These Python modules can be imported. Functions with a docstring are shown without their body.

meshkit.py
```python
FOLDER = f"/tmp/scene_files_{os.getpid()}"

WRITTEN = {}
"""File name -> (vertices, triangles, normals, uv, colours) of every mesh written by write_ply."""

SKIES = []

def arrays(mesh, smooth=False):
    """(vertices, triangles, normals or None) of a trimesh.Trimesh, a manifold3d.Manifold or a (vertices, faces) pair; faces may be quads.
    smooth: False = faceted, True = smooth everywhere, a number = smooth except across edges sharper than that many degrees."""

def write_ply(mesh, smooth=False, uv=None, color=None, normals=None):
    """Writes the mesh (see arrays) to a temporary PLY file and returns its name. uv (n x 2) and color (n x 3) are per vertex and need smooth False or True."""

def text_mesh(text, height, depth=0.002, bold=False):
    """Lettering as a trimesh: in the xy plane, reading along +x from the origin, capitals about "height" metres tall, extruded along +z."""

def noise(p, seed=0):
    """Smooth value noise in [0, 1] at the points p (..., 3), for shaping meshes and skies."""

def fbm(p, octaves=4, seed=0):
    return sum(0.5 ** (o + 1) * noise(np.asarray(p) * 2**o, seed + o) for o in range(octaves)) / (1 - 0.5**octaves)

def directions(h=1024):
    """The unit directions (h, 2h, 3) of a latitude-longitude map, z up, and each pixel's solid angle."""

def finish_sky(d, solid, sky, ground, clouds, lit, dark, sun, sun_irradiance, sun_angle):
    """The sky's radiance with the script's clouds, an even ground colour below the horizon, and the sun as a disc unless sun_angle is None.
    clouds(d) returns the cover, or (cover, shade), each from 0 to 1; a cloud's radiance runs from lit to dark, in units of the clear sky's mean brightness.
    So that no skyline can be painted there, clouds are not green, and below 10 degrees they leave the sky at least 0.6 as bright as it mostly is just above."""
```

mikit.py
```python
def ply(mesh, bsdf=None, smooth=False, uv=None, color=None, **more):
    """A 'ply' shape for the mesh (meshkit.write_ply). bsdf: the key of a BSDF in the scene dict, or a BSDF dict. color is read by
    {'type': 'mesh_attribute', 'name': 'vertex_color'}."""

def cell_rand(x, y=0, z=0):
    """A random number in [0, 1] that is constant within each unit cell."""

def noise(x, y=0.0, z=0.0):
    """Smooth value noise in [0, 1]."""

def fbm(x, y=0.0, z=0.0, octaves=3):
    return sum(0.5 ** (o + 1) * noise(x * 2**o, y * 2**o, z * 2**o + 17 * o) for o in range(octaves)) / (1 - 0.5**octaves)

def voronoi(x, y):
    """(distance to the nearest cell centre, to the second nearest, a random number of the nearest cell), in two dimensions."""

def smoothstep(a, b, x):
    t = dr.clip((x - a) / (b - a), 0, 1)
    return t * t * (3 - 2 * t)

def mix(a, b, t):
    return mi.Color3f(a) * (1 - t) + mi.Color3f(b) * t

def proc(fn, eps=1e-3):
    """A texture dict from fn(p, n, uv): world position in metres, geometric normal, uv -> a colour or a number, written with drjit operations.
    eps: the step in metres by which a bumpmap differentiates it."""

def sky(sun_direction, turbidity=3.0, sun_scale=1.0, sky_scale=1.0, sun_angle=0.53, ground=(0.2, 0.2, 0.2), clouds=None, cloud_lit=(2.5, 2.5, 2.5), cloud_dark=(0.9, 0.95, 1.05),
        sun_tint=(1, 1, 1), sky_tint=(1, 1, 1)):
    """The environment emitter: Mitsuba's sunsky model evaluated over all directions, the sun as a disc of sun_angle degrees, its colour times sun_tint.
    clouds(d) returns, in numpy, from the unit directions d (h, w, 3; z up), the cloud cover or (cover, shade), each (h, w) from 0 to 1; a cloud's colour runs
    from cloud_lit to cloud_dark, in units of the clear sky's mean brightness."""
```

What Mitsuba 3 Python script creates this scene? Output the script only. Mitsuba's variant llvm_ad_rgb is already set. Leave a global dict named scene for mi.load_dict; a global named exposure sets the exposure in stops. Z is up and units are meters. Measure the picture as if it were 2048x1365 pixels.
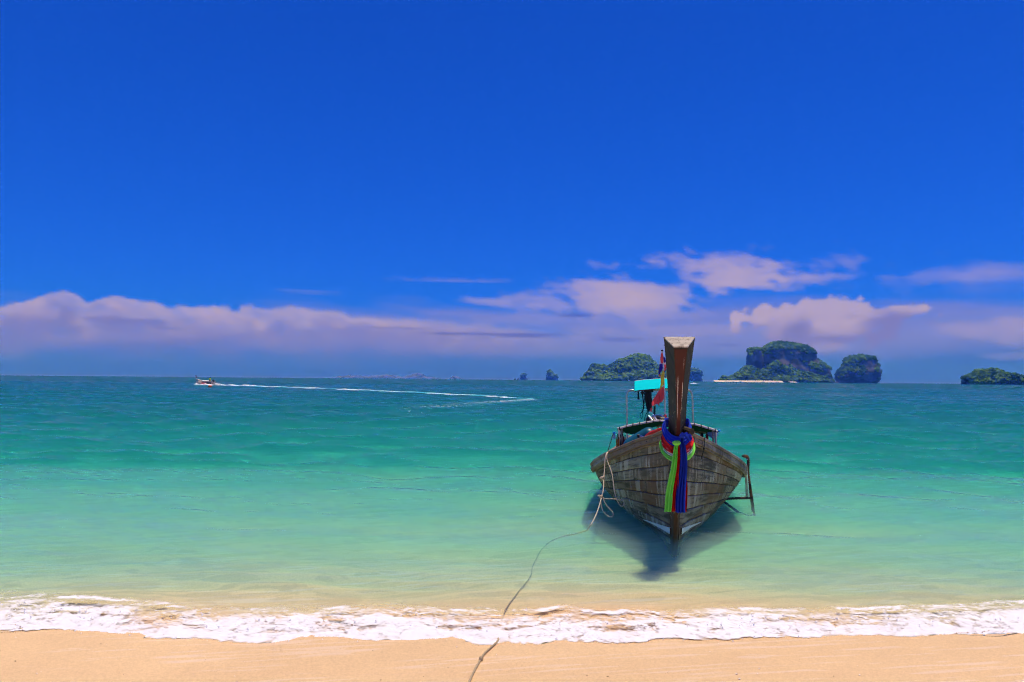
import math, random
import numpy as np, trimesh, drjit as dr, mitsuba as mi
import mikit, meshkit
from mikit import proc, noise, fbm, smoothstep, mix, voronoi
T = mi.ScalarTransform4f
rng = np.random.default_rng(7)
random.seed(7)
scene, labels = {}, {}

# ---------------------------------------------------------------- camera, sky, exposure
EYE = np.array([0.0, 0.0, 1.8])
FOCAL = 1365.0 / 2048.0                      # 24 mm lens on full frame, in image widths
PITCH, ROLL = math.radians(3.22), math.radians(0.50)
look = np.array([0.0, math.cos(PITCH), math.sin(PITCH)])
up = np.array([-math.sin(ROLL), 0.0, math.cos(ROLL)])
scene['sky_air'] = {'type': 'homogeneous', 'albedo': {'type': 'rgb', 'value': [0.95, 0.95, 0.95]},
                    'sigma_t': {'type': 'rgb', 'value': [0.08e-4, 0.33e-4, 1.6e-4]}}
scene['camera'] = {'type': 'perspective', 'fov': math.degrees(2 * math.atan(0.5 / FOCAL)), 'fov_axis': 'x', 'near_clip': 0.1, 'far_clip': 60000.0,
                   'to_world': T().look_at(origin=EYE.tolist(), target=(EYE + look).tolist(), up=up.tolist()),
                   'medium': {'type': 'ref', 'id': 'sky_air'}}
exposure = 1.5
SUN = (0.17, 0.14, 1.0)


def sky_clouds(d):
    """Fair-weather clouds low over the sea: cover and shade by direction. Units: 1365 = one radian, x from straight ahead, h above the horizon."""
    az = np.arctan2(d[..., 0], d[..., 1])
    el = np.arcsin(np.clip(d[..., 2], -1, 1))
    x, h = az * 1365.0, el * 1365.0
    P = lambda sx, sy, o=0.0, shear=0.0: np.stack([(x + shear * h) / sx, h / sy, 0 * x + o], -1)
    S = lambda a, b, v: np.clip((v - a) / (b - a), 0, 1) ** 2 * (3 - 2 * np.clip((v - a) / (b - a), 0, 1))
    big = meshkit.fbm(P(220, 60), 4, 3) - .5
    lump = meshkit.fbm(P(62, 44, 3), 5, 11) - .5
    fine = meshkit.fbm(P(30, 17, 7, 1.0), 5, 5) - .5
    puff = meshkit.fbm(P(24, 20, 13), 4, 31) - .5
    wisp = meshkit.fbm(P(150, 26, 9, 2.2), 6, 21) - .5
    cover, shade = np.zeros_like(x), np.zeros_like(x)

    def lay(c, s):
        nonlocal cover, shade
        c = np.clip(c, 0, 1)
        total = 1 - (1 - cover) * (1 - c)
        shade = np.where(total > 1e-6, (shade * cover * (1 - c) + s * c) / np.maximum(total, 1e-6), 0)
        cover = total

    # blue air hugging the horizon, and a broad lavender veil above it
    lay(0.74 * S(105, 12, h + 30 * big), 0.97 + 0 * x)
    lay(0.46 * S(-520, -160, x) * S(34, 84, h + 40 * big) * S(165, 95, h - 90 * wisp - 40 * big), 0.42 + 0 * x)
    lay(0.22 * S(-1100, -800, x) * S(26, 66, h + 30 * big) * S(140, 90, h - 60 * wisp), 0.35 + 0 * x)
    # the long bank from the left: bumpy lit crown, dissolving downwards
    tx = np.array([-1600, -900, -860, -835, -815, -798, -775, -762, -748, -737, -722, -700, -670, -640, -612, -590, -530, -470, -430, -380, -320, -260, -120, -20, 120])
    th = np.array([60, 100, 120, 130, 136, 139, 137, 124, 130, 136, 138, 138, 133, 124, 129, 134, 132, 134, 140, 140, 131, 128, 120, 112, 90])
    top = np.interp(x, tx, th) + 20 * lump + 17 * puff
    crisp = np.interp(x, [-900, -600, -420, -150], [5, 7, 12, 26])
    bank = S(0, 1, (top - h) / crisp) * S(15, 78, h + 46 * big + 24 * lump) * S(170, -110, x)
    lay(0.86 * bank * (.86 + .9 * fine), 0.02 + 0.55 * S(8, 62, top - h + 50 * lump + 30 * puff))
    for x0, h0, w, t, a, k in ((-720, 100, 60, 22, .35, .25), (-555, 90, 58, 26, .38, .30), (-620, 72, 70, 18, .3, .35), (-840, 95, 50, 24, .35, .3), (-700, 62, 90, 14, .25, .4)):
        r = np.sqrt(((x - x0) / w) ** 2 + ((h - h0) / t) ** 2) + 1.5 * lump + .8 * fine
        lay(a * S(1.0, 0.62, r), k + 0.4 * S(.4, -.7, (h - h0) / t))
    for x0, h0, w, t in ((-738, 97, 34, 9), (-668, 95, 48, 7), (-640, 86, 30, 4)):
        r = np.sqrt(((x - x0) / w) ** 2 + ((h - h0) / t) ** 2) + 1.2 * lump + .6 * wisp
        lay(0.34 * S(1.0, 0.45, r), 0.97 + 0 * x)
    # soft bright clouds right of the middle
    for x0, h0, w, t, a, k in ((190, 162, 175, 28, .60, .05), (225, 150, 95, 46, .62, .03), (75, 150, 110, 16, .40, .12), (455, 203, 165, 25, .70, .0), (420, 205, 95, 30, .66, .0), (600, 190, 90, 12, .42, .03), (520, 212, 60, 9, .35, .02), (690, 184, 46, 7, .36, .05),
                               (760, 178, 120, 16, .19, .06), (830, 168, 95, 13, .19, .08), (860, 186, 50, 9, .18, .05), (980, 176, 160, 14, .09, .1), (330, 128, 140, 10, .30, .12), (-95, 196, 115, 3.2, .30, .1), (-400, 164, 60, 3.5, .18, .15), (40, 124, 140, 14, .35, .2)):
        r = np.sqrt(((x - x0) / w) ** 2 + ((h - h0) / t) ** 2) + 2.1 * wisp + 1.9 * fine
        lay(a * S(1.45, 0.05, r) * (1.12 + 1.8 * fine), k + 0 * x)
    # the tower with a spreading top at the right: lit rim, bluish belly, a second lit edge within
    x0, h0 = 600, 112
    r = np.sqrt(((x - x0) / 148) ** 2 + np.where(h > h0, (h - h0) / 40, (h - h0) / 52) ** 2) + 1.0 * lump + .9 * puff
    body = S(1.0, 0.84, r) * S(28, 66, h + 26 * big + 20 * lump)
    lay(0.86 * body, np.clip(0.0 + 0.62 * S(4, 40, h0 + 26 - h + 36 * lump + 34 * puff + .05 * (x - x0)) - .5 * S(24, 6, np.abs(h - 98 - 20 * lump)) * S(.45, .1, np.abs((x - 610) / 148)), 0, 1))
    for q0, g0, w, t, a in ((505, 96, 26, 22, .5), (530, 60, 50, 12, .35), (600, 62, 60, 16, .38), (860, 84, 130, 20, .24), (800, 92, 90, 22, .24), (960, 92, 120, 22, .14), (845, 44, 45, 7, .22), (320, 98, 160, 12, .25)):
        r = np.sqrt(((x - q0) / w) ** 2 + ((h - g0) / t) ** 2) + 1.5 * lump + .7 * fine
        lay(a * S(1.1, 0.3, r), 0.10 + 0 * x)
    # bluish streaks lying in front
    for q0, g0, w, t, a in ((-120, 90, 95, 6, .6), (5, 88, 90, 6, .6), (-60, 80, 80, 3, .5), (-200, 99, 60, 3, .4), (130, 128, 60, 7, .55), (230, 80, 70, 4, .4), (420, 70, 60, 4, .4), (-255, 99, 40, 2.5, .35)):
        r = np.sqrt(((x - q0) / w) ** 2 + ((h - g0) / t) ** 2) + 1.4 * wisp
        lay(a * S(1.0, 0.3, r), 1.0 + 0 * x)
    return cover, shade


scene['sky'] = mikit.sky(SUN, turbidity=2.1, sky_tint=(0.036, 0.32, 1.25), clouds=sky_clouds, cloud_lit=(2.45, 1.92, 2.75), cloud_dark=(0.15, 0.30, 2.15), sun_tint=(1.0, 0.97, 0.92), sun_angle=4.0)


# ---------------------------------------------------------------- helpers
def smooth01(a, b, x):
    t = np.clip((x - a) / (b - a), 0, 1)
    return t * t * (3 - 2 * t)


def grid_faces(n, m, wrap=False):
    """Quads of an n x m grid of vertices (row-major); wrap closes the second index."""
    k = m if wrap else m - 1
    i, j = np.meshgrid(np.arange(n - 1), np.arange(k), indexing='ij')
    a, b = i * m + j, i * m + (j + 1) % m
    return np.stack([a, b, b + m, a + m], -1).reshape(-1, 4)


def tri(v, f):
    f = np.asarray(f, int)
    if f.shape[1] == 4:
        f = np.vstack([f[:, [0, 1, 2]], f[:, [0, 2, 3]]])
    return trimesh.Trimesh(np.asarray(v, float), f, process=False)


def join(*ms):
    ms = [m for g in ms for m in (g if isinstance(g, (list, tuple)) else [g])]
    return trimesh.util.concatenate(ms)


def numbered(name):
    if name not in scene and name not in labels and not any(k.startswith(name + '__') for k in scene):
        return name
    k = 1
    while f'{name}_{k:03d}' in scene or f'{name}_{k:03d}' in labels or any(q.startswith(f'{name}_{k:03d}__') for q in scene):
        k += 1
    return f'{name}_{k:03d}'


def put(name, mesh, bsdf, parent=None, smooth=35, label=None, kind=None, **more):
    """One entry of the scene, and its label."""
    key = numbered((parent + '__' if parent else '') + name)
    scene[key] = mikit.ply(mesh, bsdf, smooth=smooth, **more)
    entry = {k: v for k, v in (('label', label), ('kind', kind)) if v}
    if entry:
        labels[key] = entry
    return key


def thing(name, label, category, group=None, kind=None):
    key = numbered(name)
    labels[key] = {'label': label, 'category': category}
    if group:
        labels[key]['group'] = group
    if kind:
        labels[key]['kind'] = kind
    return key


def tube(points, radius, sides=8, closed=False, caps=True, flat=None):
    """A tube along a polyline; radius may vary; flat=(w, t) makes a strap of that half width and half thickness."""
    p = np.asarray(points, float)
    n = len(p)
    t = (np.roll(p, -1, 0) - np.roll(p, 1, 0)) if closed else np.gradient(p, axis=0)
    t /= np.linalg.norm(t, axis=1, keepdims=True) + 1e-12
    ref = np.array([0, 0, 1.0]) if abs(t[0, 2]) < 0.8 else np.array([1.0, 0, 0])
    a = np.zeros_like(p)
    for i in range(n):
        r = ref - t[i] * (ref @ t[i])
        a[i] = ref = r / (np.linalg.norm(r) + 1e-12)
    b = np.cross(t, a)
    ang = np.arange(sides) * 2 * math.pi / sides
    ra = np.broadcast_to(radius, (n,))[:, None, None]
    ca, sa = np.cos(ang)[None, :, None], np.sin(ang)[None, :, None]
    if flat:
        v = p[:, None] + flat[0] * ca * a[:, None] + flat[1] * sa * b[:, None]
    else:
        v = p[:, None] + ra * (ca * a[:, None] + sa * b[:, None])
    v = v.reshape(-1, 3)
    f = grid_faces(n, sides, True)
    if closed:
        j = np.arange(sides)
        f = np.vstack([f, np.stack([(n - 1) * sides + j, (n - 1) * sides + (j + 1) % sides, (j + 1) % sides, j], -1)])
    f = np.vstack([f[:, [0, 1, 2]], f[:, [0, 2, 3]]])
    if caps and not closed:
        v = np.vstack([v, p[:1], p[-1:]])
        j = np.arange(sides)
        f = np.vstack([f, np.stack([(j + 1) % sides, j, j * 0 + n * sides], -1), np.stack([(n - 1) * sides + j, (n - 1) * sides + (j + 1) % sides, j * 0 + n * sides + 1], -1)])
    m = trimesh.Trimesh(v, f, process=False)
    return m


def spline(points, n):
    from scipy.interpolate import CubicSpline
    p = np.asarray(points, float)
    s = np.r_[0, np.cumsum(np.linalg.norm(np.diff(p, axis=0), axis=1) ** 0.6)]
    return CubicSpline(s, p)(np.linspace(0, s[-1], n))


def ball(r, sub=2, at=(0, 0, 0), scale=(1, 1, 1)):
    m = trimesh.creation.icosphere(sub, r)
    m.apply_scale(scale)
    m.apply_translation(at)
    return m


def rough_box(size, at=(0, 0, 0), r=0.01, rot=None):
    """A box with chamfered edges."""
    h = np.asarray(size, float) / 2
    r = min(r, h.min() * 0.8)
    pts = []
    for s in np.ndindex(2, 2, 2):
        c = (np.array(s) * 2 - 1)
        for k in range(3):
            q = c * (h - r)
            q[k] = c[k] * h[k]
            pts.append(q)
    m = trimesh.convex.convex_hull(np.array(pts))
    if rot is not None:
        m.apply_transform(rot)
    m.apply_translation(at)
    return m


def diffuse(c, rough=None, spec=0.3):
    if rough is None:
        return {'type': 'twosided', 'b': {'type': 'diffuse', 'reflectance': {'type': 'rgb', 'value': list(c)} if not isinstance(c, dict) else c}}
    return {'type': 'twosided', 'b': {'type': 'principled', 'base_color': {'type': 'rgb', 'value': list(c)} if not isinstance(c, dict) else c, 'roughness': rough, 'specular': spec}}


def cam_ray(px, py):
    """Direction through a pixel of the 2048 x 1365 photograph (used to survey where things stand)."""
    right = np.cross(look, up); right /= np.linalg.norm(right)
    u2 = np.cross(right, look)
    d = look * 1365.0 + right * (px - 1024.0) - u2 * (py - 682.5)
    return d / d[1]


def on_level(px, py, z=0.0):
    d = cam_ray(px, py)
    return EYE + d * (z - EYE[2]) / d[2]


def at_distance(px, py, y):
    return EYE + cam_ray(px, py) * y


# ---------------------------------------------------------------- sand and sea bed: one sheet
SHORE_Y = 5.02


def bed_height(x, y):
    """Height of the sand over mean water level: a beach face, a gentle nearshore slope, then deeper water."""
    s = y - SHORE_Y - 0.15 * np.sin(x * 0.55 + 1.0) - 0.10 * np.sin(x * 1.7)
    pts = [(-300, 4.5), (-40, 2.6), (-12, 0.95), (-4, 0.30), (-1.0, 0.078), (0, 0.0), (1.2, -0.09), (2.6, -0.20), (5, -0.275), (8, -0.325), (24, -0.38), (40, -0.62), (65, -1.3), (110, -2.2), (250, -5.5), (600, -8.0), (40000, -8.0)]
    return np.interp(s, [p[0] for p in pts], [p[1] for p in pts])


def sand_sheet():
    ys = np.r_[-250, -80, -30, -10, -3, 0.5, np.linspace(2.2, 4.1, 24), np.linspace(4.13, 6.5, 130), 6.5 * 1.016 ** np.arange(1, 160), np.geomspace(90, 11800, 40)]
    us = np.r_[-1, -.5, -.3, np.linspace(-.16, .16, 420), .3, .5, 1]
    X = us[None, :] * (8 + 1.5 * np.abs(ys[:, None] - 3) + 40)
    Y = np.broadcast_to(ys[:, None], X.shape)
    q = np.stack([X, Y, 0 * X], -1)
    z = bed_height(X, Y)
    near = smooth01(30, 9, Y) * smooth01(14, 9, np.abs(X))
    low = meshkit.fbm(q * [1.1, 2.0, 1], 3, 31) - .5
    # ripples of the sea bed, crests roughly along the shore
    w = meshkit.fbm(q * [.7, .7, 1], 3, 33) * 9
    rip = np.sin(Y * 2 * math.pi / 0.42 + X * 1.3 + w) * meshkit.fbm(q * .9, 2, 35)
    z = z + near * (0.035 * low * smooth01(3.6, 5.2, Y) * smooth01(9, 6, Y) + 0.018 * rip * smooth01(12, 7, Y) * smooth01(SHORE_Y + .5, SHORE_Y + 1.6, Y))
    return tri(np.stack([X, Y, z], -1).reshape(-1, 3), grid_faces(*X.shape))


def sand_color(p, n, uv):
    g = noise(p.x * 240, p.y * 240, 3) * 0.5 + noise(p.x * 90, p.y * 90, 5) * 0.5
    b = fbm(p.x * 1.4, p.y * 2.2, 1, 4)
    # pale threads of dried froth left by the last wash, drawn out along its run-up
    s = fbm(p.x * 2.2 + 0.8 * p.y, p.y * 34 - 7 * p.x, 2, 3)
    gate = smoothstep(0.50, 0.62, fbm(p.x * 0.9, p.y * 2.6, 7, 3))
    thread = smoothstep(0.58, 0.70, s) * gate * 0.42
    c = mix((0.575, 0.405, 0.215), (0.645, 0.465, 0.25), b)
    c = c * (0.86 + 0.26 * g)
    c = mix(c, (0.68, 0.55, 0.42), thread)
    # under water: darker bands painted for the light and shade rippling over the bed
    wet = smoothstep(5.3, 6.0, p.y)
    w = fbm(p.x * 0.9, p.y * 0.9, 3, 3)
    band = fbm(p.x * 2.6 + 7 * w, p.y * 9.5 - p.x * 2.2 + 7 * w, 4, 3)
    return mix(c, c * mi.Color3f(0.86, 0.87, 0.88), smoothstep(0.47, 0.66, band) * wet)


def sand_bump(p, n, uv):
    return 0.004 * fbm(p.x * 26, p.y * 34, 2, 3) + 0.0016 * noise(p.x * 160, p.y * 160, 4)


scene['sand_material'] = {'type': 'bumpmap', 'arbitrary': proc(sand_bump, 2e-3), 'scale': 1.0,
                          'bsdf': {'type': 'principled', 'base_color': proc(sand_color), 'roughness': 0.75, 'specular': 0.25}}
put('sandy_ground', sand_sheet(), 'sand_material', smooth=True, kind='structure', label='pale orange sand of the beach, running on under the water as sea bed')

# ---------------------------------------------------------------- the sea: a closed body of water
WATER_IOR = (1.032, 1.028, 1.022, 1.016)                         # seen through a polarizing filter: weak reflections
for k_, n_ in enumerate(WATER_IOR):
    scene[f'water_surface_{k_}'] = {'type': 'thindielectric', 'int_ior': n_, 'ext_ior': 1.0}


def wave_field(X, Y, seed, lengths, slope, spread):
    """Height and slopes of many small directional waves whose crests are short; lengths in metres."""
    r = np.random.default_rng(seed)
    h, hx, hy = np.zeros_like(X), np.zeros_like(X), np.zeros_like(X)
    for L in lengths:
        a = r.normal(0, spread)
        k = 2 * math.pi / L
        kx, ky = k * math.sin(a), -k * math.cos(a)
        amp = slope / k
        ph = r.uniform(0, 6.28)
        q = np.stack([X / L * .22 + 5 * a, Y / L * .4, 0 * X + r.uniform(0, 99)], -1)
        env = meshkit.noise(q) * 1.5
        arg = kx * X + ky * Y + ph + 2.2 * meshkit.noise(q * .8 + 31)
        h += env * amp * np.sin(arg)
        hx += env * slope * np.cos(arg) * kx / k
        hy += env * slope * np.cos(arg) * ky / k
    return h, hx, hy


def sea_mesh():
    ys = 4.55 * 1.006 ** np.arange(0, 640)
    ys = np.r_[ys, np.geomspace(ys[-1] * 1.03, 12000, 40)]
    us = np.r_[-14, -8, -4.5, -2.6, -1.7, -1.25, np.linspace(-1, 1, 860), 1.25, 1.7, 2.6, 4.5, 8, 14]
    X = us[None, :] * (0.90 * ys + 1.2)[:, None]
    Y = np.broadcast_to(ys[:, None], X.shape).copy()
    r = np.random.default_rng(5)
    gust = 0.55 + 0.9 * smooth01(.3, .7, meshkit.fbm(np.stack([X * .03, Y * .05, 0 * X], -1), 3, 77))
    calm = smooth01(SHORE_Y - .2, SHORE_Y + 5, Y)
    z, zx, zy = np.zeros_like(X), np.zeros_like(X), np.zeros_like(X)
    for seed, lengths, slope, spread, near, far in ((1, r.uniform(.12, .5, 8), .066, .5, 14, 34), (2, r.uniform(.5, 1.6, 7), .058, .42, 45, 110), (3, r.uniform(1.6, 4.5, 6), .068, .36, 130, 300), (4, r.uniform(5, 14, 4), .034, .3, 600, 4000)):
        a = {1: gust * (.4 + .6 * calm), 2: gust * (.25 + .75 * calm), 3: calm * gust ** .5 * (.3 + .7 * smooth01(9, 30, Y)), 4: smooth01(12, 60, Y)}[seed]
        h, hx, hy = wave_field(X, Y, seed, lengths, slope, spread)
        z += a * h * smooth01(far, near, Y)
        zx += a * hx
        zy += a * hy
    n = np.stack([-zx, -zy, np.ones_like(zx)], -1)
    n /= np.linalg.norm(n, axis=-1, keepdims=True)
    z[-1] = z[:, 0] = 0
    v, nn = np.stack([X, Y, z], -1).reshape(-1, 3), n.reshape(-1, 3)
    R, C = X.shape
    f = grid_faces(R, C)
    f = np.vstack([f[:, [0, 1, 2]], f[:, [0, 2, 3]]])
    # split along the shore: cloudy water by the beach clears in three steps to the open sea; walls and bottom close the bodies below the bed
    cuts = [0] + [int(np.searchsorted(ys, y_)) for y_ in CLEARS] + [R - 1]
    row = f.min(1) // C

    def body(lo, hi):
        keep = f[(row >= lo) & (row < hi)]
        used, inv = np.unique(keep, return_inverse=True)
        V, N, F = [v[used]], [nn[used]], [inv.reshape(-1, 3)]
        runs = [np.arange(lo, hi + 1) * C + C - 1, np.arange(hi, lo - 1, -1) * C]
        if lo == 0:
            runs.append(np.arange(C))
        if hi == R - 1:
            runs.append((R - 1) * C + np.arange(C - 1, -1, -1))
        for idx in runs:
            n0 = sum(len(x) for x in V)
            m = len(idx)
            V.append(np.vstack([v[idx], v[idx] * [1, 1, 0] + [0, 0, -9.0]]))
            N.append(np.tile([[0, 0, 1.0]], (2 * m, 1)))
            k = np.arange(m - 1)
            F.append(np.vstack([np.stack([n0 + k, n0 + m + k, n0 + m + k + 1], -1), np.stack([n0 + k, n0 + m + k + 1, n0 + k + 1], -1)]))
        n0 = sum(len(x) for x in V)
        c4 = v[[lo * C, lo * C + C - 1, hi * C + C - 1, hi * C]] * [1, 1, 0] + [0, 0, -9.0]
        V.append(c4); N.append(np.tile([[0, 0, -1.0]], (4, 1)))
        F.append(np.array([[n0, n0 + 2, n0 + 1], [n0, n0 + 3, n0 + 2]]))
        return np.vstack(V), np.vstack(F), np.vstack(N)

    k = np.arange(C - 1)
    wf = np.vstack([np.stack([k, C + k + 1, C + k], -1), np.stack([k, k + 1, C + k + 1], -1)])
    walls = []
    for c in cuts[1:-1]:
        t_ = c * C + np.arange(C)
        w = np.vstack([v[t_], v[t_] * [1, 1, 0] + [0, 0, -9.0]])
        flip = np.cross(w[wf[0, 1]] - w[wf[0, 0]], w[wf[0, 2]] - w[wf[0, 0]])[1] < 0
        walls.append((w, wf[:, ::-1] if flip else wf))
    return [body(a, b) for a, b in zip(cuts[:-1], cuts[1:])], walls


# scattering by stirred-up sand (per metre) in each body, from the beach outwards
CLEARS = (9.2, 11.4, 14.0)
CLOUD = (0.58, 0.38, 0.18)
bodies, walls = sea_mesh()
names = ['shallow_water', 'shallow_water_001', 'shallow_water_002', 'sea']
texts = ['pale milky green water over the sand along the beach', 'milky turquoise water beside the bow of the boat', 'clearing turquoise water behind the bow of the boat', 'clear turquoise sea with small ripples, turning blue far out']
media = []
SILT = np.array([0.0, -.04, .28])                                 # what the silt takes out besides
ABSORB, DEEP = np.array([1.25, .17, .15]), np.array([.03, .082, .090])
for key, cl in zip(names, CLOUD + (0.0,)):
    sc = cl + DEEP
    st = sc + ABSORB + cl * SILT
    media.append('water_body_' + key)
    scene[media[-1]] = {'type': 'homogeneous', 'albedo': {'type': 'rgb', 'value': (sc / st).tolist()}, 'sigma_t': {'type': 'rgb', 'value': (st / 4).tolist()}, 'scale': 4.0}
for k_, (key, (V, F, N), med, text) in enumerate(zip(names, bodies, media, texts)):
    scene[key] = {'type': 'ply', 'filename': meshkit.write_ply((V, F), False, normals=N), 'face_normals': False, 'bsdf': {'type': 'ref', 'id': f'water_surface_{k_}'},
                  'interior': {'type': 'ref', 'id': med}, 'exterior': {'type': 'ref', 'id': 'sky_air'}}
    labels[key] = {'kind': 'structure', 'label': text}
for key, (V, F), a, b in zip(names, walls, media[:-1], media[1:]):
    scene[key + '__outer_edge'] = {'type': 'ply', 'filename': meshkit.write_ply((V, F)), 'face_normals': True, 'bsdf': {'type': 'null'}, 'interior': {'type': 'ref', 'id': a}, 'exterior': {'type': 'ref', 'id': b}}
del bodies, walls, V, F, N

# ---------------------------------------------------------------- islands
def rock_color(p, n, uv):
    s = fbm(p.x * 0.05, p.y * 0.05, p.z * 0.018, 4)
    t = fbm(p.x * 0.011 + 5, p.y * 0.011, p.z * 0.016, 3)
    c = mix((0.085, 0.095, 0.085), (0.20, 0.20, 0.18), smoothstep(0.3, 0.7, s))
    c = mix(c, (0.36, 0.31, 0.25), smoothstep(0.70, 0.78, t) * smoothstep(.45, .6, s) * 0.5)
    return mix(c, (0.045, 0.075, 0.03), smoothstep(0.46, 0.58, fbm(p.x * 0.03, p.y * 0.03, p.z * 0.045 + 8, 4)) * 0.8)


def leaf_color(p, n, uv):
    k = mikit.cell_rand(p.x * 0.13, p.y * 0.06, p.z * 0.13)
    s = fbm(p.x * 0.016, p.y * 0.016, p.z * 0.022, 3)
    c = mix((0.028, 0.095, 0.016), (0.15, 0.29, 0.030), smoothstep(0.35, 0.7, s * .75 + k * .3))
    return mix(c, (0.24, 0.31, 0.04), smoothstep(.9, 1.0, k) * .6)


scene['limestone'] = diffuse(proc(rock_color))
scene['forest_leaves'] = diffuse(proc(leaf_color))
scene['far_beach'] = diffuse((0.72, 0.60, 0.46))


def px_xz(px, py, D):
    q = at_distance(px, py, D)
    return q[0], q[2]


def karst(edges_left, edges_right, D, depth=0.6, seed=0, rough=5.0, step=3.0, power=2.6):
    """A limestone tower as a stack of level slices; edges are (px, py) from the foot up, surveyed at distance D."""
    L = np.array([px_xz(*e, D) for e in edges_left]); R = np.array([px_xz(*e, D) for e in edges_right])
    top = min(L[-1, 1], R[-1, 1])
    z = np.r_[-4, np.arange(0, top - step, step), top - step * .5, top]
    xl, xr = np.interp(z, L[:, 1], L[:, 0]), np.interp(z, R[:, 1], R[:, 0])
    mid, half = (xl + xr) / 2, np.maximum((xr - xl) / 2, 1.0)
    m = int(np.clip(2 * math.pi * half.max() / step, 40, 220))
    ang = np.arange(m) * 2 * math.pi / m
    c, s = np.cos(ang), np.sin(ang)
    k = (np.abs(c) ** power + np.abs(s) ** power) ** (-1 / power)
    x = mid[:, None] + half[:, None] * (k * c)[None]
    y = D + depth * half[:, None] * (k * s)[None] + depth * (half.max() - half[:, None]) * 0.25
    v = np.stack([x, y, np.broadcast_to(z[:, None], x.shape)], -1)
    flute = meshkit.fbm(v / [rough * 3.4, rough * 3.4, rough * 9] + seed * 7, 4, seed) - .5
    lump = meshkit.fbm(v / (rough * 5.5) + 3, 3, seed + 9) - .5
    out = np.stack([(k * c)[None] + 0 * x, (k * s)[None] + 0 * x, 0 * x], -1)
    v = v + out * (rough * (1.7 * flute + 1.8 * lump))[..., None] * np.minimum(1, half / half.max() * 1.6)[:, None, None]
    v[..., 2] += (rough * .9 * (meshkit.fbm(v / (rough * 2.5), 3, seed + 4) - .5)) * (np.arange(len(z)) > 1)[:, None]
    V = np.vstack([v.reshape(-1, 3), [[mid[-1], y[-1].mean(), top + .5]]])
    f = grid_faces(len(z), m, True)
    f = np.vstack([f[:, [0, 1, 2]], f[:, [0, 2, 3]]])
    j = np.arange(m)
    f = np.vstack([f, np.stack([(len(z) - 1) * m + j, (len(z) - 1) * m + (j + 1) % m, j * 0 + len(V) - 1], -1)])
    return trimesh.Trimesh(V, f, process=False)


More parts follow.
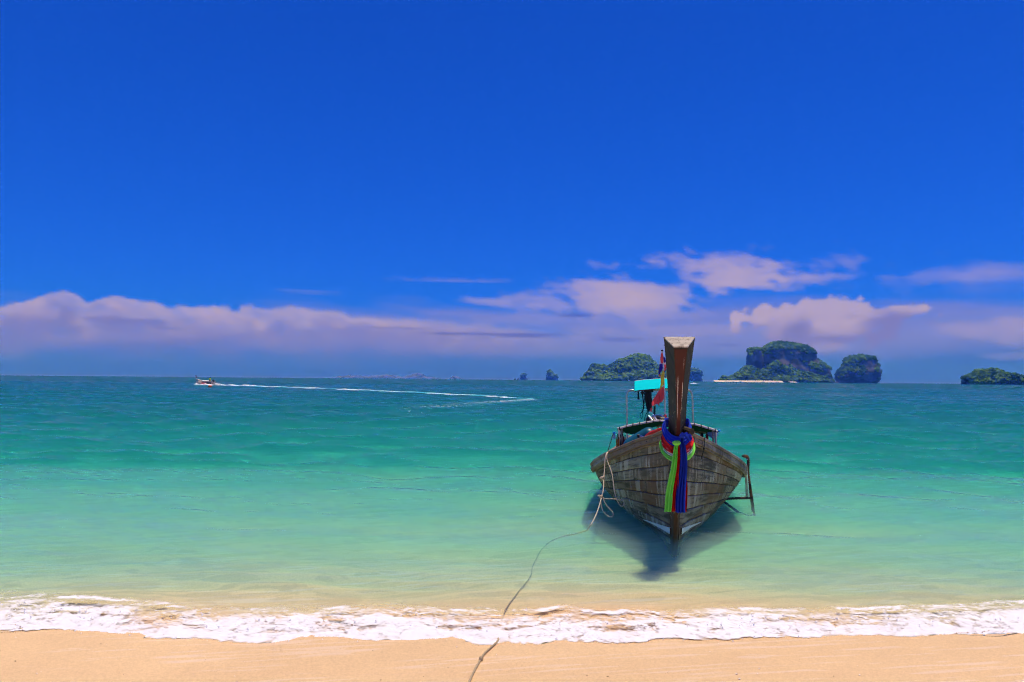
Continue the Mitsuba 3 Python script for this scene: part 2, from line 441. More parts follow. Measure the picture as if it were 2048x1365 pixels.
def ridge(profile, D, depth=0.7, seed=0, rough=5.0, step=4.0, steep=0.8, back=0.5):
    """A hill whose skyline is the profile (px, py) at distance D, sloping down to the water in front and behind."""
    P = np.array([px_xz(*e, D) for e in profile])
    x = np.arange(P[0, 0], P[-1, 0] + step, step)
    H = np.maximum(np.interp(x, P[:, 0], P[:, 1]), 0.3)
    hm = P[:, 1].max()
    t = np.r_[np.linspace(0, 1, 34), np.linspace(1, 1.8, 12)[1:]]
    w = depth * (0.35 * hm + 0.65 * H) / hm * hm * 1.3
    g = np.where(t <= 1, np.clip(t, 0, 1) ** steep, np.maximum(1 - ((t - 1) / .8) ** 2, 0))
    X = np.broadcast_to(x[None], (len(t), len(x)))
    Y = D - w[None] * (1 - t[:, None])
    Z = H[None] * g[:, None]
    v = np.stack([X, Y, Z], -1)
    b = (meshkit.fbm(v / [rough * 6, rough * 6, rough * 6] + seed * 5, 4, seed) - .5)
    v[..., 1] += b * rough * 9 * np.minimum(1, Z / (hm * .2))
    v[..., 2] += (meshkit.fbm(v / (rough * 3), 3, seed + 2) - .5) * rough * 1.5 * (Z > .4) * np.minimum(1, (H / (hm * .15)))[None]
    v[0, :, 2] = -4
    v[-1, :, 2] = -4
    return tri(v.reshape(-1, 3), grid_faces(len(t), len(x)))


CROWN = trimesh.creation.icosahedron()


def crowns(mesh, count, r, seed, flat=None, patch=0.0, zmin=1.5, ymax=None):
    """Tree crowns scattered over a mesh where ledges (normal z over flat) or patches of growth allow; all of them one mesh."""
    g = np.random.default_rng(seed)
    tri_ = mesh.triangles
    area = np.linalg.norm(np.cross(tri_[:, 1] - tri_[:, 0], tri_[:, 2] - tri_[:, 0]), axis=1) / 2
    nz = mesh.face_normals
    idx = g.choice(len(area), count * 5, p=area / area.sum())
    b = np.sqrt(g.random((len(idx), 1))), g.random((len(idx), 1))
    p = tri_[idx, 0] * (1 - b[0]) + tri_[idx, 1] * b[0] * (1 - b[1]) + tri_[idx, 2] * b[0] * b[1]
    n = nz[idx] * np.sign((nz[idx, 2:] + 1e-6)) if flat is None else nz[idx]
    ok = p[:, 2] > zmin
    if ymax is not None:
        ok &= p[:, 1] < ymax
    if flat is not None:
        grow = meshkit.fbm(p / 34.0 + seed, 3, seed)
        ok &= (n[:, 2] + 1.3 * (grow - .5) > flat) | (grow > 1 - patch)
    p, n = p[ok][:count], n[ok][:count]
    k = len(p)
    rad = r * np.exp(g.normal(0, .32, (k, 1)))
    V = CROWN.vertices[None] * (1 + g.normal(0, .16, (k, 12, 1))) * rad[:, None] * np.array([1.1, 1.1, 0.85])
    a = g.uniform(0, 6.28, k)
    ca, sa = np.cos(a)[:, None], np.sin(a)[:, None]
    V = np.stack([V[..., 0] * ca - V[..., 1] * sa, V[..., 0] * sa + V[..., 1] * ca, V[..., 2]], -1)
    V = V + (p + n * rad * .25 + [0, 0, 1] * rad * .35)[:, None]
    F = CROWN.faces[None] + (np.arange(k) * 12)[:, None, None]
    return trimesh.Trimesh(V.reshape(-1, 3), F.reshape(-1, 3), process=False)


def island(label, rock=None, slope=None, forest=None, beach=None, name='island'):
    key = numbered(name)
    labels[key] = {'label': label, 'kind': 'structure'}
    for part, mesh, mat in (('rock', rock, 'limestone'), ('hillside', slope, 'forest_leaves'), ('beach', beach, 'far_beach')):
        if mesh is not None:
            put(part, mesh, mat, key, smooth=40)
    if forest is not None:
        put('forest', forest, 'forest_leaves', key, smooth=False, kind='stuff')
    return key


# the large island with the white beach
D = 2200.0
main = karst([(1521, 768), (1519, 745), (1521, 722), (1521, 709), (1526, 701), (1534, 694.5), (1544, 689), (1554, 686), (1563, 685)],
             [(1661, 768), (1660, 757), (1654, 740), (1640, 727), (1631, 720), (1628, 709), (1622, 701), (1612, 695), (1600, 691.5), (1588, 689.5), (1576, 687), (1567, 685)], D, .55, 1, 5.5)
pillar = karst([(1494, 768), (1494, 740), (1494, 715), (1496, 704), (1501, 699), (1508, 697.5)], [(1527, 768), (1526, 720), (1522, 702), (1518, 699), (1510, 697.5)], D - 25, .8, 2, 4.0)
cliff = join(main, pillar)
apron = ridge([(1430, 766.5), (1440, 762), (1452, 758.5), (1466, 754), (1476, 748), (1487, 739), (1496, 735), (1506, 736), (1516, 741), (1526, 743), (1538, 735), (1550, 726), (1558, 727), (1567, 734), (1578, 738), (1590, 740), (1605, 744), (1622, 749), (1640, 755), (1655, 762), (1660, 766)], D - 95, .62, 3, 5.0, steep=.75)
strand = []
for px0, px1, z1 in ((1427, 1564, 4.2), (1578, 1591, 2.4)):
    xa, xb = px_xz(px0, 765, D - 200)[0], px_xz(px1, 765, D - 200)[0]
    xs = np.linspace(xa, xb, 60)
    prof = [(-8, -1.0), (4, .6), (16, z1), (30, z1 + .3), (60, z1)]
    wob = 5 * (meshkit.noise(np.stack([xs / 14, xs * 0, xs * 0], -1)) - .5)
    strand.append(tri(np.stack([np.broadcast_to(xs, (5, 60)), np.array([[D - 215 + a_ for a_, _ in prof]]).T + wob[None], np.array([[b_ for _, b_ in prof]]).T + 0 * xs[None]], -1).reshape(-1, 3), grid_faces(5, 60)))
island('large dark limestone island with sheer cliffs, a green slope and a white beach at its foot', cliff, apron,
       join(crowns(main, 4200, 3.1, 11, .52, .30, ymax=D + 30), crowns(pillar, 600, 2.9, 12, .5, .25), crowns(apron, 5200, 3.2, 13)), join(strand))
# its rounder neighbour on the right
D = 2250.0
dome = karst([(1677, 768), (1675, 757), (1680, 745), (1689, 735), (1694, 724), (1700, 717), (1712, 715), (1722, 713)],
             [(1748, 768), (1752, 760), (1759, 752), (1760, 745), (1757, 734), (1752, 722), (1744, 716), (1735, 713.5), (1728, 713)], D, .75, 5, 5.0)
foot = trimesh.util.concatenate([ball(4.5, 2, (*px_xz(1668, 766, D)[:1], D - 20, 0), (1.3, 1, .8))])
island('round-topped dark limestone islet right of the large island', join(dome, foot), None, crowns(dome, 2600, 3.0, 21, .40, .33, ymax=D + 40))
# the small green islet at the right edge
D = 1300.0
base = karst([(1930, 768.5), (1931, 762), (1931, 757), (1936, 753), (1950, 750), (1975, 747)], [(2044, 768.5), (2045, 764), (2043, 758), (2036, 753), (2020, 749), (2000, 747)], D, .5, 6, 2.2, 1.5, 3.2)
tops = ridge([(1931, 757), (1937, 751), (1947, 748), (1955, 744), (1959, 741), (1966, 741), (1968.5, 743), (1972, 741), (1984, 740), (1991, 739.5), (2000, 742), (2007, 744), (2012, 751), (2015, 747.5), (2026, 749), (2035, 754), (2042, 760)], D - 12, .55, 7, 2.2, 2.0, .5)
island('small low islet thick with bright green trees at the right edge of the bay', base, tops, join(crowns(tops, 3800, 1.8, 31), crowns(base, 800, 1.7, 32, .5, .25, 4.0)))
# the long green island behind the bow
D = 2500.0
green = ridge([(1157, 764.5), (1163, 761), (1170, 756), (1176, 748), (1186, 745), (1200, 740), (1218, 735), (1232, 727), (1240, 719.5), (1254, 719), (1260, 715), (1270, 713), (1281, 711), (1285, 714), (1290, 712.5), (1296, 713.5), (1302, 722), (1312, 731), (1325, 740), (1340, 749), (1352, 758), (1358, 764)], D - 60, .75, 8, 6.0, 4.0, .85)
knob = karst([(1177, 764), (1177, 750), (1180, 740), (1184, 733), (1190, 730.5)], [(1222, 764), (1220, 745), (1214, 735), (1204, 735), (1196, 731.5), (1191, 730.5)], D - 10, .7, 9, 4.0)
crest = karst([(1238, 764), (1240, 730), (1249, 722), (1258, 715), (1275, 711)], [(1330, 764), (1318, 740), (1303, 724), (1299, 714), (1288, 712), (1281, 711)], D - 30, .6, 14, 5.0)
finger = karst([(1173.5, 764), (1174, 748), (1172.5, 744), (1174, 741.5)], [(1177.5, 764), (1176, 748), (1176.5, 742), (1175.5, 741)], D - 60, 1.0, 10, 1.6, 2.0)
island('long hilly green island with a lone rock finger at its left end, behind the bow of the boat', join(knob, finger, crest), green, join(crowns(green, 7600, 3.7, 41), crowns(knob, 800, 3.4, 42, .35, .35), crowns(crest, 1500, 3.6, 43, .2, .5)))
# the blue islet seen past the bow, and the two stacks left of the green island
D = 4300.0
blue = karst([(1377, 767), (1378, 750), (1380, 742), (1386, 740)], [(1405, 767), (1402, 755), (1401, 747), (1396, 742), (1390, 740)], D, .8, 15, 7, 5)
island('bluish rock islet seen just right of the upright bow', blue, None, crowns(blue, 700, 5.5, 51, .5, .2))
D = 4600.0
st = karst([(1091, 765), (1092.5, 758), (1092.5, 749), (1095, 745.5), (1099, 744)], [(1116, 765), (1115, 757), (1112, 753.5), (1107, 752), (1105, 747), (1102, 744.5), (1100, 744)], D, .7, 16, 6, 5)
st2 = karst([(1078.5, 765), (1079, 763), (1080, 762)], [(1084, 765), (1083.5, 763), (1082, 762)], D, .8, 17, 2, 2)
island('squat rock stack with a rounded head, alone on the horizon left of the green island', join(st, st2), None, crowns(st, 420, 5.5, 52, .6, .15))
D = 4800.0
s1 = karst([(1039.5, 765), (1041, 756), (1043, 751.5), (1047, 750)], [(1054.5, 765), (1053, 756), (1051, 751), (1048, 750)], D, .8, 18, 5, 4)
s2 = karst([(1027, 765), (1028, 759), (1030, 757)], [(1033, 765), (1032.5, 759), (1031.5, 757)], D, .8, 19, 3, 3)
s3 = karst([(1033.5, 765), (1034.5, 759), (1036, 757)], [(1040, 765), (1039.5, 760), (1038, 757)], D, .8, 20, 3, 3)
island('cluster of three small rock stacks, the smallest group on the horizon', join(s1, s2, s3), None, crowns(s1, 260, 5.0, 53, .6, .15))
# the hazy range far off
D = 11000.0
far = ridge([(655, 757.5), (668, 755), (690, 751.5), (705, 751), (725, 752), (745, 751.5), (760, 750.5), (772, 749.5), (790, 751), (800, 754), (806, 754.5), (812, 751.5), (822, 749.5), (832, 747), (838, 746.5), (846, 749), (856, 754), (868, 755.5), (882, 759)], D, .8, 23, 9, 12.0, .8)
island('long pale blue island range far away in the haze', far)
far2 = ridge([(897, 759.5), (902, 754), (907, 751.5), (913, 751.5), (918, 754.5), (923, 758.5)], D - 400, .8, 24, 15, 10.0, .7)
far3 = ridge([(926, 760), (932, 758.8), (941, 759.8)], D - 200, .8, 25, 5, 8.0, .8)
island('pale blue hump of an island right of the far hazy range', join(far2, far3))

# ---------------------------------------------------------------- surf along the shore
FRONT = [(-400, 1240), (0, 1253), (60, 1254), (126, 1250), (164, 1262), (236, 1270), (342, 1275), (434, 1281), (500, 1284), (543, 1286), (575, 1281), (601, 1277), (680, 1275), (735, 1279), (860, 1279), (929, 1278), (953, 1291), (1010, 1290), (1076, 1294), (1114, 1286), (1180, 1290), (1283, 1291), (1310, 1285), (1380, 1283), (1458, 1284), (1490, 1275), (1533, 1271), (1615, 1270), (1673, 1264), (1760, 1264), (1830, 1266), (1950, 1260), (2048, 1260), (2500, 1250)]
BACK = [(-400, 1165), (0, 1181), (100, 1182), (191, 1186), (239, 1193), (325, 1200), (393, 1209), (480, 1212), (564, 1208), (680, 1207), (776, 1202), (885, 1211), (988, 1214), (1060, 1212), (1134, 1207), (1179, 1214), (1278, 1216), (1400, 1216), (1480, 1212), (1576, 1210), (1700, 1211), (1797, 1208), (1900, 1202), (2048, 1197), (2500, 1180)]


def survey_line(pts):
    q = np.array([on_level(a, b, 0.03) for a, b in pts])
    return lambda x: np.interp(x, q[:, 0], q[:, 1])


front_y, back_y = survey_line(FRONT), survey_line(BACK)


def surf_mesh():
    """The sheet of froth; uv.x carries how closely the bubbles lie (0 none, 1 closed)."""
    n, m = 1300, 150
    x = np.linspace(-6.2, 6.2, n)
    one = np.stack([x, 0 * x, 0 * x], -1)
    f = front_y(x) + .08 * (meshkit.fbm(one * 5, 4, 61) - .5) + .03 * (meshkit.fbm(one * 30, 3, 62) - .5) - .02
    b = back_y(x) + .14 * (meshkit.fbm(one * 5, 4, 63) - .5) + .04
    s = np.linspace(0, 1, m)
    X = np.broadcast_to(x[:, None], (n, m))
    Y = f[:, None] + (b - f)[:, None] * s[None]
    q = np.stack([X, Y, 0 * X], -1)
    warp = q + .10 * np.stack([meshkit.fbm(q * 6 + 9, 3, 81) - .5, meshkit.fbm(q * 6 + 30, 3, 82) - .5, 0 * X], -1) * [1.5, 1, 0]
    lump, heap = meshkit.fbm(q * [5, 7, 1], 3, 65), meshkit.fbm(q * [1.8, 3, 1], 3, 68)
    fine = meshkit.fbm(warp * 22, 4, 66)
    body = smooth01(0, .4, s) * (1 - .7 * smooth01(.55, 1, s))
    h = body[None] * (.006 + .026 * heap + .034 * (lump - .4)) + .008 * (fine - .4) * smooth01(0, .15, s)[None]
    # dense in front, thinning to a lacework of drawn-out threads behind, with a broken crest at the rear
    gaps = meshkit.fbm(warp * [2.4, 6, 1] + 3, 4, 70)
    reach = .50 + .6 * (meshkit.fbm(one * [1.5, 1, 1], 3, 71) - .5)[:, None]
    close = smooth01(reach + .34, reach - .16, s[None] + .8 * (gaps - .5))
    web = np.maximum(1 - np.abs(2 * meshkit.fbm(warp * [8, 20, 1] + 20, 4, 69) - 1) * 4.2, .85 - np.abs(2 * meshkit.fbm(warp * [15, 34, 1] + 40, 3, 73) - 1) * 3.6)
    lace = np.clip(web, 0, 1) * smooth01(.36, .56, gaps + .35 * (fine - .5))
    crest = smooth01(.12, .0, np.abs(s[None] - .90 - .16 * (gaps - .5))) * smooth01(.44, .60, lump + .5 * (fine - .5))
    cover = np.maximum.reduce([close * (.80 + .9 * (fine - .5)), .75 * lace, .8 * crest])
    cover -= .36 * smooth01(.58, .72, meshkit.fbm(warp * [4, 8, 1] + 50, 4, 72)) * smooth01(.12, .4, s)[None]
    cover = cover * smooth01(0, .05, s + .10 * (fine[:, :] - .5))
    cover = np.clip(cover, 0, 1) * smooth01(1.0, .94, s)[None]
    Z = np.maximum(bed_height(X, Y), -.004) + np.maximum(h, 0) + .0025
    V = np.stack([X, Y, Z], -1).reshape(-1, 3)
    c = cover.reshape(-1)
    F = grid_faces(n, m)
    F = F[c[F].max(1) > .03]
    used, inv = np.unique(F, return_inverse=True)
    return tri(V[used], inv.reshape(-1, 4)), np.stack([c[used], 0 * c[used]], -1), x, f, b


surf, surf_uv, xs_, f_, b_ = surf_mesh()


def bubble_cover(p, n, uv):
    """Share of the surface that the bubbles close, down to single clusters."""
    g = fbm(p.x * 70, p.y * 95, 3, 3)
    k = noise(p.x * 210, p.y * 230, 5)
    return smoothstep(0.22, 0.72, uv.x + 0.85 * (g - 0.5) + 0.30 * (k - 0.5)) * 0.97


def spray():
    """Drops thrown up along the crest and the front of the surf."""
    g = np.random.default_rng(91)
    drop = trimesh.creation.icosahedron()
    V, F, k = [], [], 0

    def add(c, r, stretch=(1, 1, 1)):
        nonlocal k
        V.append(drop.vertices * r * np.array(stretch) + c)
        F.append(drop.faces + 12 * k)
        k += 1

    for _ in range(600):
        i = g.integers(len(xs_))
        t = g.choice([g.uniform(.25, .6), g.normal(.97, .05), g.uniform(-.03, .05)], p=[.85, 0, .15])
        y = f_[i] + (b_[i] - f_[i]) * t
        add((xs_[i], y, max(float(bed_height(xs_[i], y)), 0) + (abs(g.normal(.02, .02)) if t > .1 else .006)), abs(g.normal(.0035, .0016)) + .0012)
    return trimesh.Trimesh(np.vstack(V), np.vstack(F), process=False)


scene['froth'] = diffuse((0.83, 0.85, 0.88))
scene['froth_film'] = {'type': 'mask', 'opacity': proc(bubble_cover), 'b': {'type': 'twosided', 'c': {'type': 'diffuse', 'reflectance': {'type': 'rgb', 'value': [0.83, 0.85, 0.88]}}}}
scene['surf_foam'] = mikit.ply(surf, 'froth_film', smooth=True, uv=surf_uv)
labels['surf_foam'] = {'label': 'white lacy foam of a small wave breaking along the sand', 'kind': 'stuff'}
scene['surf_foam__spray'] = mikit.ply(spray(), 'froth', smooth=True)
labels['surf_foam__spray'] = {'kind': 'stuff'}
labels['surf_foam']['category'] = 'foam'


def shell_grit():
    """Small shells, bits of weed and pebbles strewn over the beach."""
    g = np.random.default_rng(17)
    V, F = [], []
    for k in range(70):
        y = g.uniform(3.6, 4.75)
        x = g.uniform(-1, 1) * .85 * y
        r = abs(g.normal(.002, .0013)) + .0012
        m = trimesh.creation.icosahedron()
        V.append(m.vertices * r * [g.uniform(.7, 1.8), g.uniform(.7, 1.4), .6] + [x, y, float(bed_height(x, y)) + .004])
        F.append(m.faces + 12 * k)
    return np.vstack(V), np.vstack(F)


def grit_color(p, n, uv):
    k = mikit.cell_rand(p.x * 9, p.y * 9, 1)
    return mix(mix((0.30, 0.19, 0.11), (0.55, 0.40, 0.25), smoothstep(.2, .5, k)), (0.80, 0.74, 0.66), smoothstep(.55, .6, k))


scene['shell_bits'] = diffuse(proc(grit_color))
put('shell_grit', trimesh.Trimesh(*shell_grit(), process=False), 'shell_bits', smooth=False, kind='stuff', label='tiny shells and grit strewn over the sand')

# ---------------------------------------------------------------- the longtail boat: its own frame, a aft, w to the right, z up, in units of SC metres
SC = 0.9
TH = math.radians(10.5)
BOW = on_level(1352, 1082)
AFT, RIGHT = np.array([math.sin(TH), math.cos(TH), 0]), np.array([math.cos(TH), -math.sin(TH), 0])


def bp(a, w, z):
    a, w, z = np.broadcast_arrays(np.asarray(a, float), np.asarray(w, float), np.asarray(z, float))
    return BOW + SC * (a[..., None] * AFT + w[..., None] * RIGHT + z[..., None] * np.array([0, 0, 1.0]))


def far_px(px, py, a):
    """The point seen at a pixel of the photograph at the boat's station a."""
    return at_distance(px, py, BOW[1] + SC * a * math.cos(TH))


def pxs(pts, a):
    a = np.broadcast_to(a, (len(pts),))
    return np.array([far_px(x, y, k) for (x, y), k in zip(pts, a)])


def local(p):
    """Boat coordinates (a, w, z) of a world point in a texture."""
    x, y = p.x - float(BOW[0]), p.y - float(BOW[1])
    return (x * float(AFT[0]) + y * float(AFT[1])) / SC, (x * float(RIGHT[0]) + y * float(RIGHT[1])) / SC, p.z / SC


def wood(base, dark, pale, rust, seed, drips=1.0, plank=False):
    def fn(p, n, uv):
        if plank:                                                 # metres along the plank and across the strakes
            l, g = uv.x, uv.y
        else:
            a, w, z = local(p)
            l, g = z * 1.0 + a * .4, w + a * .7
        grain = fbm(l * 4 + seed, g * 42, seed, 3)
        blotch = fbm(l * 2.2 + seed * 3, g * 3.0, 2, 3)
        run = fbm(l * 22, g * 1.9 + 3, seed, 3)                   # rain and weed stains that run down the side
        c = mix(dark, base, smoothstep(0.28, 0.60, grain * .55 + blotch * .45))
        c = mix(c, rust, smoothstep(0.52, 0.66, fbm(l * 1.7 + 7, g * 2.2 + seed, 5, 3)) * 0.75)
        c = mix(c, pale, smoothstep(0.52, 0.68, run) * smoothstep(0.42, 0.60, blotch) * 0.7 * drips)
        c = mix(c, dark, smoothstep(0.55, 0.66, fbm(l * 26 + 9, g * 1.6, seed + 2, 3)) * smoothstep(.42, .58, fbm(l * 1.5, g * 1.5 + 4, 2, 2)) * 0.8 * drips)
        return mix(c, (0.36, 0.28, 0.15), smoothstep(0.84, 0.90, noise(l * 40, g * 40 + seed, 4)) * smoothstep(.5, .65, noise(l * 3, g * 3, 9)) * .6 * drips)
    return proc(fn)


def wood_bump(p, n, uv):
    a, w, z = local(p)
    return 0.0035 * fbm(a * 6, w * 30, z * 52, 3)


def timber(name, *colors, rough=0.72, drips=1.0, plank=False):
    scene[name] = {'type': 'twosided', 'b': {'type': 'bumpmap', 'arbitrary': proc(wood_bump, 3e-3), 'scale': 1.0,
                   'bsdf': {'type': 'principled', 'base_color': wood(*colors, drips=drips, plank=plank), 'roughness': rough, 'specular': 0.3}}}


timber('plank_wood_grey', (0.205, 0.164, 0.112), (0.052, 0.042, 0.029), (0.42, 0.375, 0.30), (0.15, 0.080, 0.038), 1.0, plank=True)
timber('plank_wood_brown', (0.180, 0.128, 0.079), (0.046, 0.035, 0.023), (0.36, 0.31, 0.23), (0.15, 0.068, 0.030), 4.0, plank=True)
timber('plank_wood_pale', (0.255, 0.216, 0.158), (0.068, 0.056, 0.041), (0.48, 0.435, 0.355), (0.16, 0.095, 0.050), 7.0, plank=True)
timber('rail_wood', (0.27, 0.235, 0.19), (0.11, 0.09, 0.07), (0.42, 0.38, 0.33), (0.20, 0.115, 0.06), 2.0, drips=0.6)
timber('stem_wood', (0.055, 0.042, 0.026), (0.026, 0.025, 0.018), (0.085, 0.074, 0.052), (0.10, 0.040, 0.012), 5.0, drips=0.5)


def red_paint(p, n, uv):
    a, w, z = local(p)
    c = mix((0.042, 0.0020, 0.0012), (0.075, 0.0050, 0.0024), fbm(w * 14, a * 2, z * 4, 3))
    c = mix(c, (0.11, 0.030, 0.010), smoothstep(0.62, 0.70, fbm(w * 11 + 3, a * 2, z * 5 + 3, 3)) * .7)
    return mix(c, (0.62, 0.55, 0.48), smoothstep(0.70, 0.76, noise(w * 95, z * 3.2, 3)) * smoothstep(0.45, 0.6, noise(w * 9, z * 2.2 + 5, 2)) * .9)


def end_grain(p, n, uv):
    a, w, z = local(p)
    r = dr.sqrt(dr.square(w - 0.06) + dr.square((a + 0.2) * 1.0)) * 60
    ring = 0.5 + 0.5 * dr.sin(r + 5 * fbm(w * 14, a * 14, 2, 3))
    c = mix((0.40, 0.37, 0.29), (0.55, 0.51, 0.41), ring * .6 + .4 * fbm(w * 30, a * 30, 1, 3))
    return mix(c, (0.14, 0.11, 0.08), smoothstep(.62, .72, fbm(w * 26 + 4, a * 40, 8, 3)) * .8)


scene['red_paint'] = diffuse(proc(red_paint), 0.45, 0.4)
scene['end_grain_wood'] = diffuse(proc(end_grain), 0.85, 0.2)
scene['white_paint'] = diffuse((0.66, 0.66, 0.60), 0.6)
scene['dark_wood'] = diffuse((0.07, 0.055, 0.04), 0.7)
scene['steel'] = {'type': 'twosided', 'b': {'type': 'principled', 'base_color': {'type': 'rgb', 'value': [0.55, 0.52, 0.48]}, 'roughness': 0.35, 'metallic': 0.75}}


def rust_color(p, n, uv):
    return mix((0.05, 0.035, 0.03), (0.30, 0.12, 0.04), smoothstep(.45, .65, fbm(p.x * 9, p.y * 9, p.z * 9, 3)))


scene['rusty_steel'] = diffuse(proc(rust_color), 0.6)
for nm, c, r in (('blue_cloth', (0.015, 0.045, 0.42), .6), ('red_cloth', (0.62, 0.020, 0.012), .6), ('green_cloth', (0.20, 0.72, 0.09), .6), ('white_cloth', (0.75, 0.74, 0.72), .6), ('navy_cloth', (0.02, 0.02, 0.30), .7),
                 ('yellow_cloth', (0.70, 0.58, 0.06), .7), ('scarlet_cloth', (0.86, 0.10, 0.10), .8), ('canopy_cloth', (0.006, 0.085, 0.038), .7), ('turquoise_tarp', (0.0, 0.84, 0.80), .9), ('black_webbing', (0.012, 0.012, 0.014), .7), ('black_metal', (0.02, 0.02, 0.022), .4),
                 ('teal_plastic', (0.01, 0.10, 0.14), .35), ('sky_plastic', (0.03, 0.42, 0.85), .35), ('bag_plastic', (0.16, 0.30, 0.62), .3), ('vest_orange', (0.42, 0.14, 0.012), .8), ('vest_maroon', (0.17, 0.02, 0.022), .8), ('vest_navy', (0.02, 0.022, 0.05), .8),
                 ('rope_fibre', (0.52, 0.44, 0.34), .9), ('wet_rope_fibre', (0.36, 0.29, 0.18), .8), ('piping_cloth', (0.66, 0.62, 0.56), .8)):
    scene[nm] = diffuse(c, r, .08 if 'cloth' in nm or 'tarp' in nm else .3)


def crease(p, n, uv):
    return 0.006 * fbm(p.x * 34, p.y * 34, p.z * 9, 4) + 0.002 * fbm(p.x * 90, p.y * 90, p.z * 60, 2)


for nm, c in (('blue_cloth', (0.015, 0.045, 0.42)), ('red_cloth', (0.62, 0.020, 0.012)), ('green_cloth', (0.20, 0.72, 0.09)), ('white_cloth', (0.75, 0.74, 0.72))):
    scene[nm] = {'type': 'twosided', 'b': {'type': 'bumpmap', 'arbitrary': proc(crease, 3e-3), 'scale': 1.0, 'bsdf': {'type': 'principled', 'base_color': {'type': 'rgb', 'value': list(c)}, 'roughness': 0.75, 'specular': 0.1, 'sheen': 0.4}}}
scene['chrome'] = {'type': 'twosided', 'b': {'type': 'principled', 'base_color': {'type': 'rgb', 'value': [0.8, 0.8, 0.8]}, 'roughness': 0.18, 'metallic': 1.0}}
scene['clear_plastic'] = diffuse((0.30, 0.42, 0.55), .2)

from scipy.interpolate import PchipInterpolator as Pchip
RA = np.array([-.34, -.15, .1, .5, .85, 1.35, 1.8, 2.2, 2.55, 3.2, 4.5, 6, 8, 9.5, 10.5])
rail_w = Pchip(RA, [.090, .145, .235, .390, .545, .790, .980, 1.125, 1.190, 1.215, 1.22, 1.16, 1.00, .82, .70])
rail_z = Pchip(RA, [1.38, 1.34, 1.278, 1.196, 1.102, .946, .814, .684, .582, .495, .41, .35, .34, .39, .45])
WA = np.array([.04, .57, 1.3, 2, 2.6, 4, 6, 9, 10.5])
wl_w = Pchip(WA, [.06, .19, .47, .68, .80, .92, .92, .70, .52])
END_A, UW = 10.4, .22


def hull_point(u, v, side, lift=0.0):
    """Hull surface: u from keel to rail, v from stem to stern."""
    u, v = np.broadcast_arrays(np.asarray(u, float), np.asarray(v, float))

    def base(u, v):
        av = v ** 1.25
        aR, aW, aK = -.34 + (END_A + .34) * av, .04 + (END_A - .04) * av, .24 + (END_A - .24) * av
        R = np.stack([aR, rail_w(aR), rail_z(aR)], -1)
        W = np.stack([aW, wl_w(aW), 0 * aW], -1)
        K = np.stack([aK, .03 + .10 * np.minimum(v * 3, 1), -.30 + 0 * aK], -1)
        s = np.clip((u - UW) / (1 - UW), 0, 1)[..., None]
        q = np.clip(u / UW, 0, 1)[..., None]
        up_ = W + (R - W) * s
        full = (.05 * np.minimum(1, v * 9))[..., None] * 4 * s * (1 - s)
        up_ = up_ + full * np.array([0, 1.0, -.55])
        low = K + (W - K) * np.stack([q, q ** .8, q], -1)[..., 0, :]
        return np.where((u >= UW)[..., None], up_, low)

    P = base(u, v)
    if np.any(lift):
        e = 1e-3
        du, dv = base(np.minimum(u + e, 1), v) - base(np.maximum(u - e, 0), v), base(u, np.minimum(v + e, 1)) - base(u, np.maximum(v - e, 0))
        n = np.cross(dv, du)
        n /= np.linalg.norm(n, axis=-1, keepdims=True) + 1e-9
        n *= np.sign(n[..., 1:2] + 1e-9)
        P = P + n * np.asarray(lift)[..., None]
    return bp(P[..., 0], side * P[..., 1], P[..., 2])


boat = thing('longtail_boat', 'weathered wooden longtail boat with a tall sash-wrapped bow, moored in the shallows', 'boat')
# inner shell, transom and deck
shell = []
us, vs = np.linspace(0, 1, 14), np.linspace(0, 1, 60)
for side in (-1, 1):
    out_, in_ = hull_point(us[:, None], vs[None], side, np.full((14, 60), -.022)), hull_point(us[:, None], vs[None], side, np.full((14, 60), -.055))
    shell += [tri(out_.reshape(-1, 3), grid_faces(14, 60)), tri(in_.reshape(-1, 3), grid_faces(14, 60))]
put('hull_lining', join(shell), 'dark_wood', boat, smooth=40)
tl, tr = hull_point(us, np.ones(14), -1), hull_point(us, np.ones(14), 1)
put('transom', tri(np.vstack([tl, tr]), grid_faces(2, 14)), 'dark_wood', boat)
va = np.linspace(.04, .99, 40)
dl, dr_ = [hull_point(np.full(40, .46), va, s, np.full(40, -.05)) for s in (-1, 1)]
put('deck', tri(np.vstack([dl, dr_]), grid_faces(2, 40)), 'dark_wood', boat)
for v in (.16, .3, .46, .62, .8):
    l, r_ = hull_point(.74, v, -1, -.05), hull_point(.74, v, 1, -.05)
    put('thwart', tube(np.array([l, r_]), .1, 8, flat=(.03, .11)), 'rail_wood', boat)

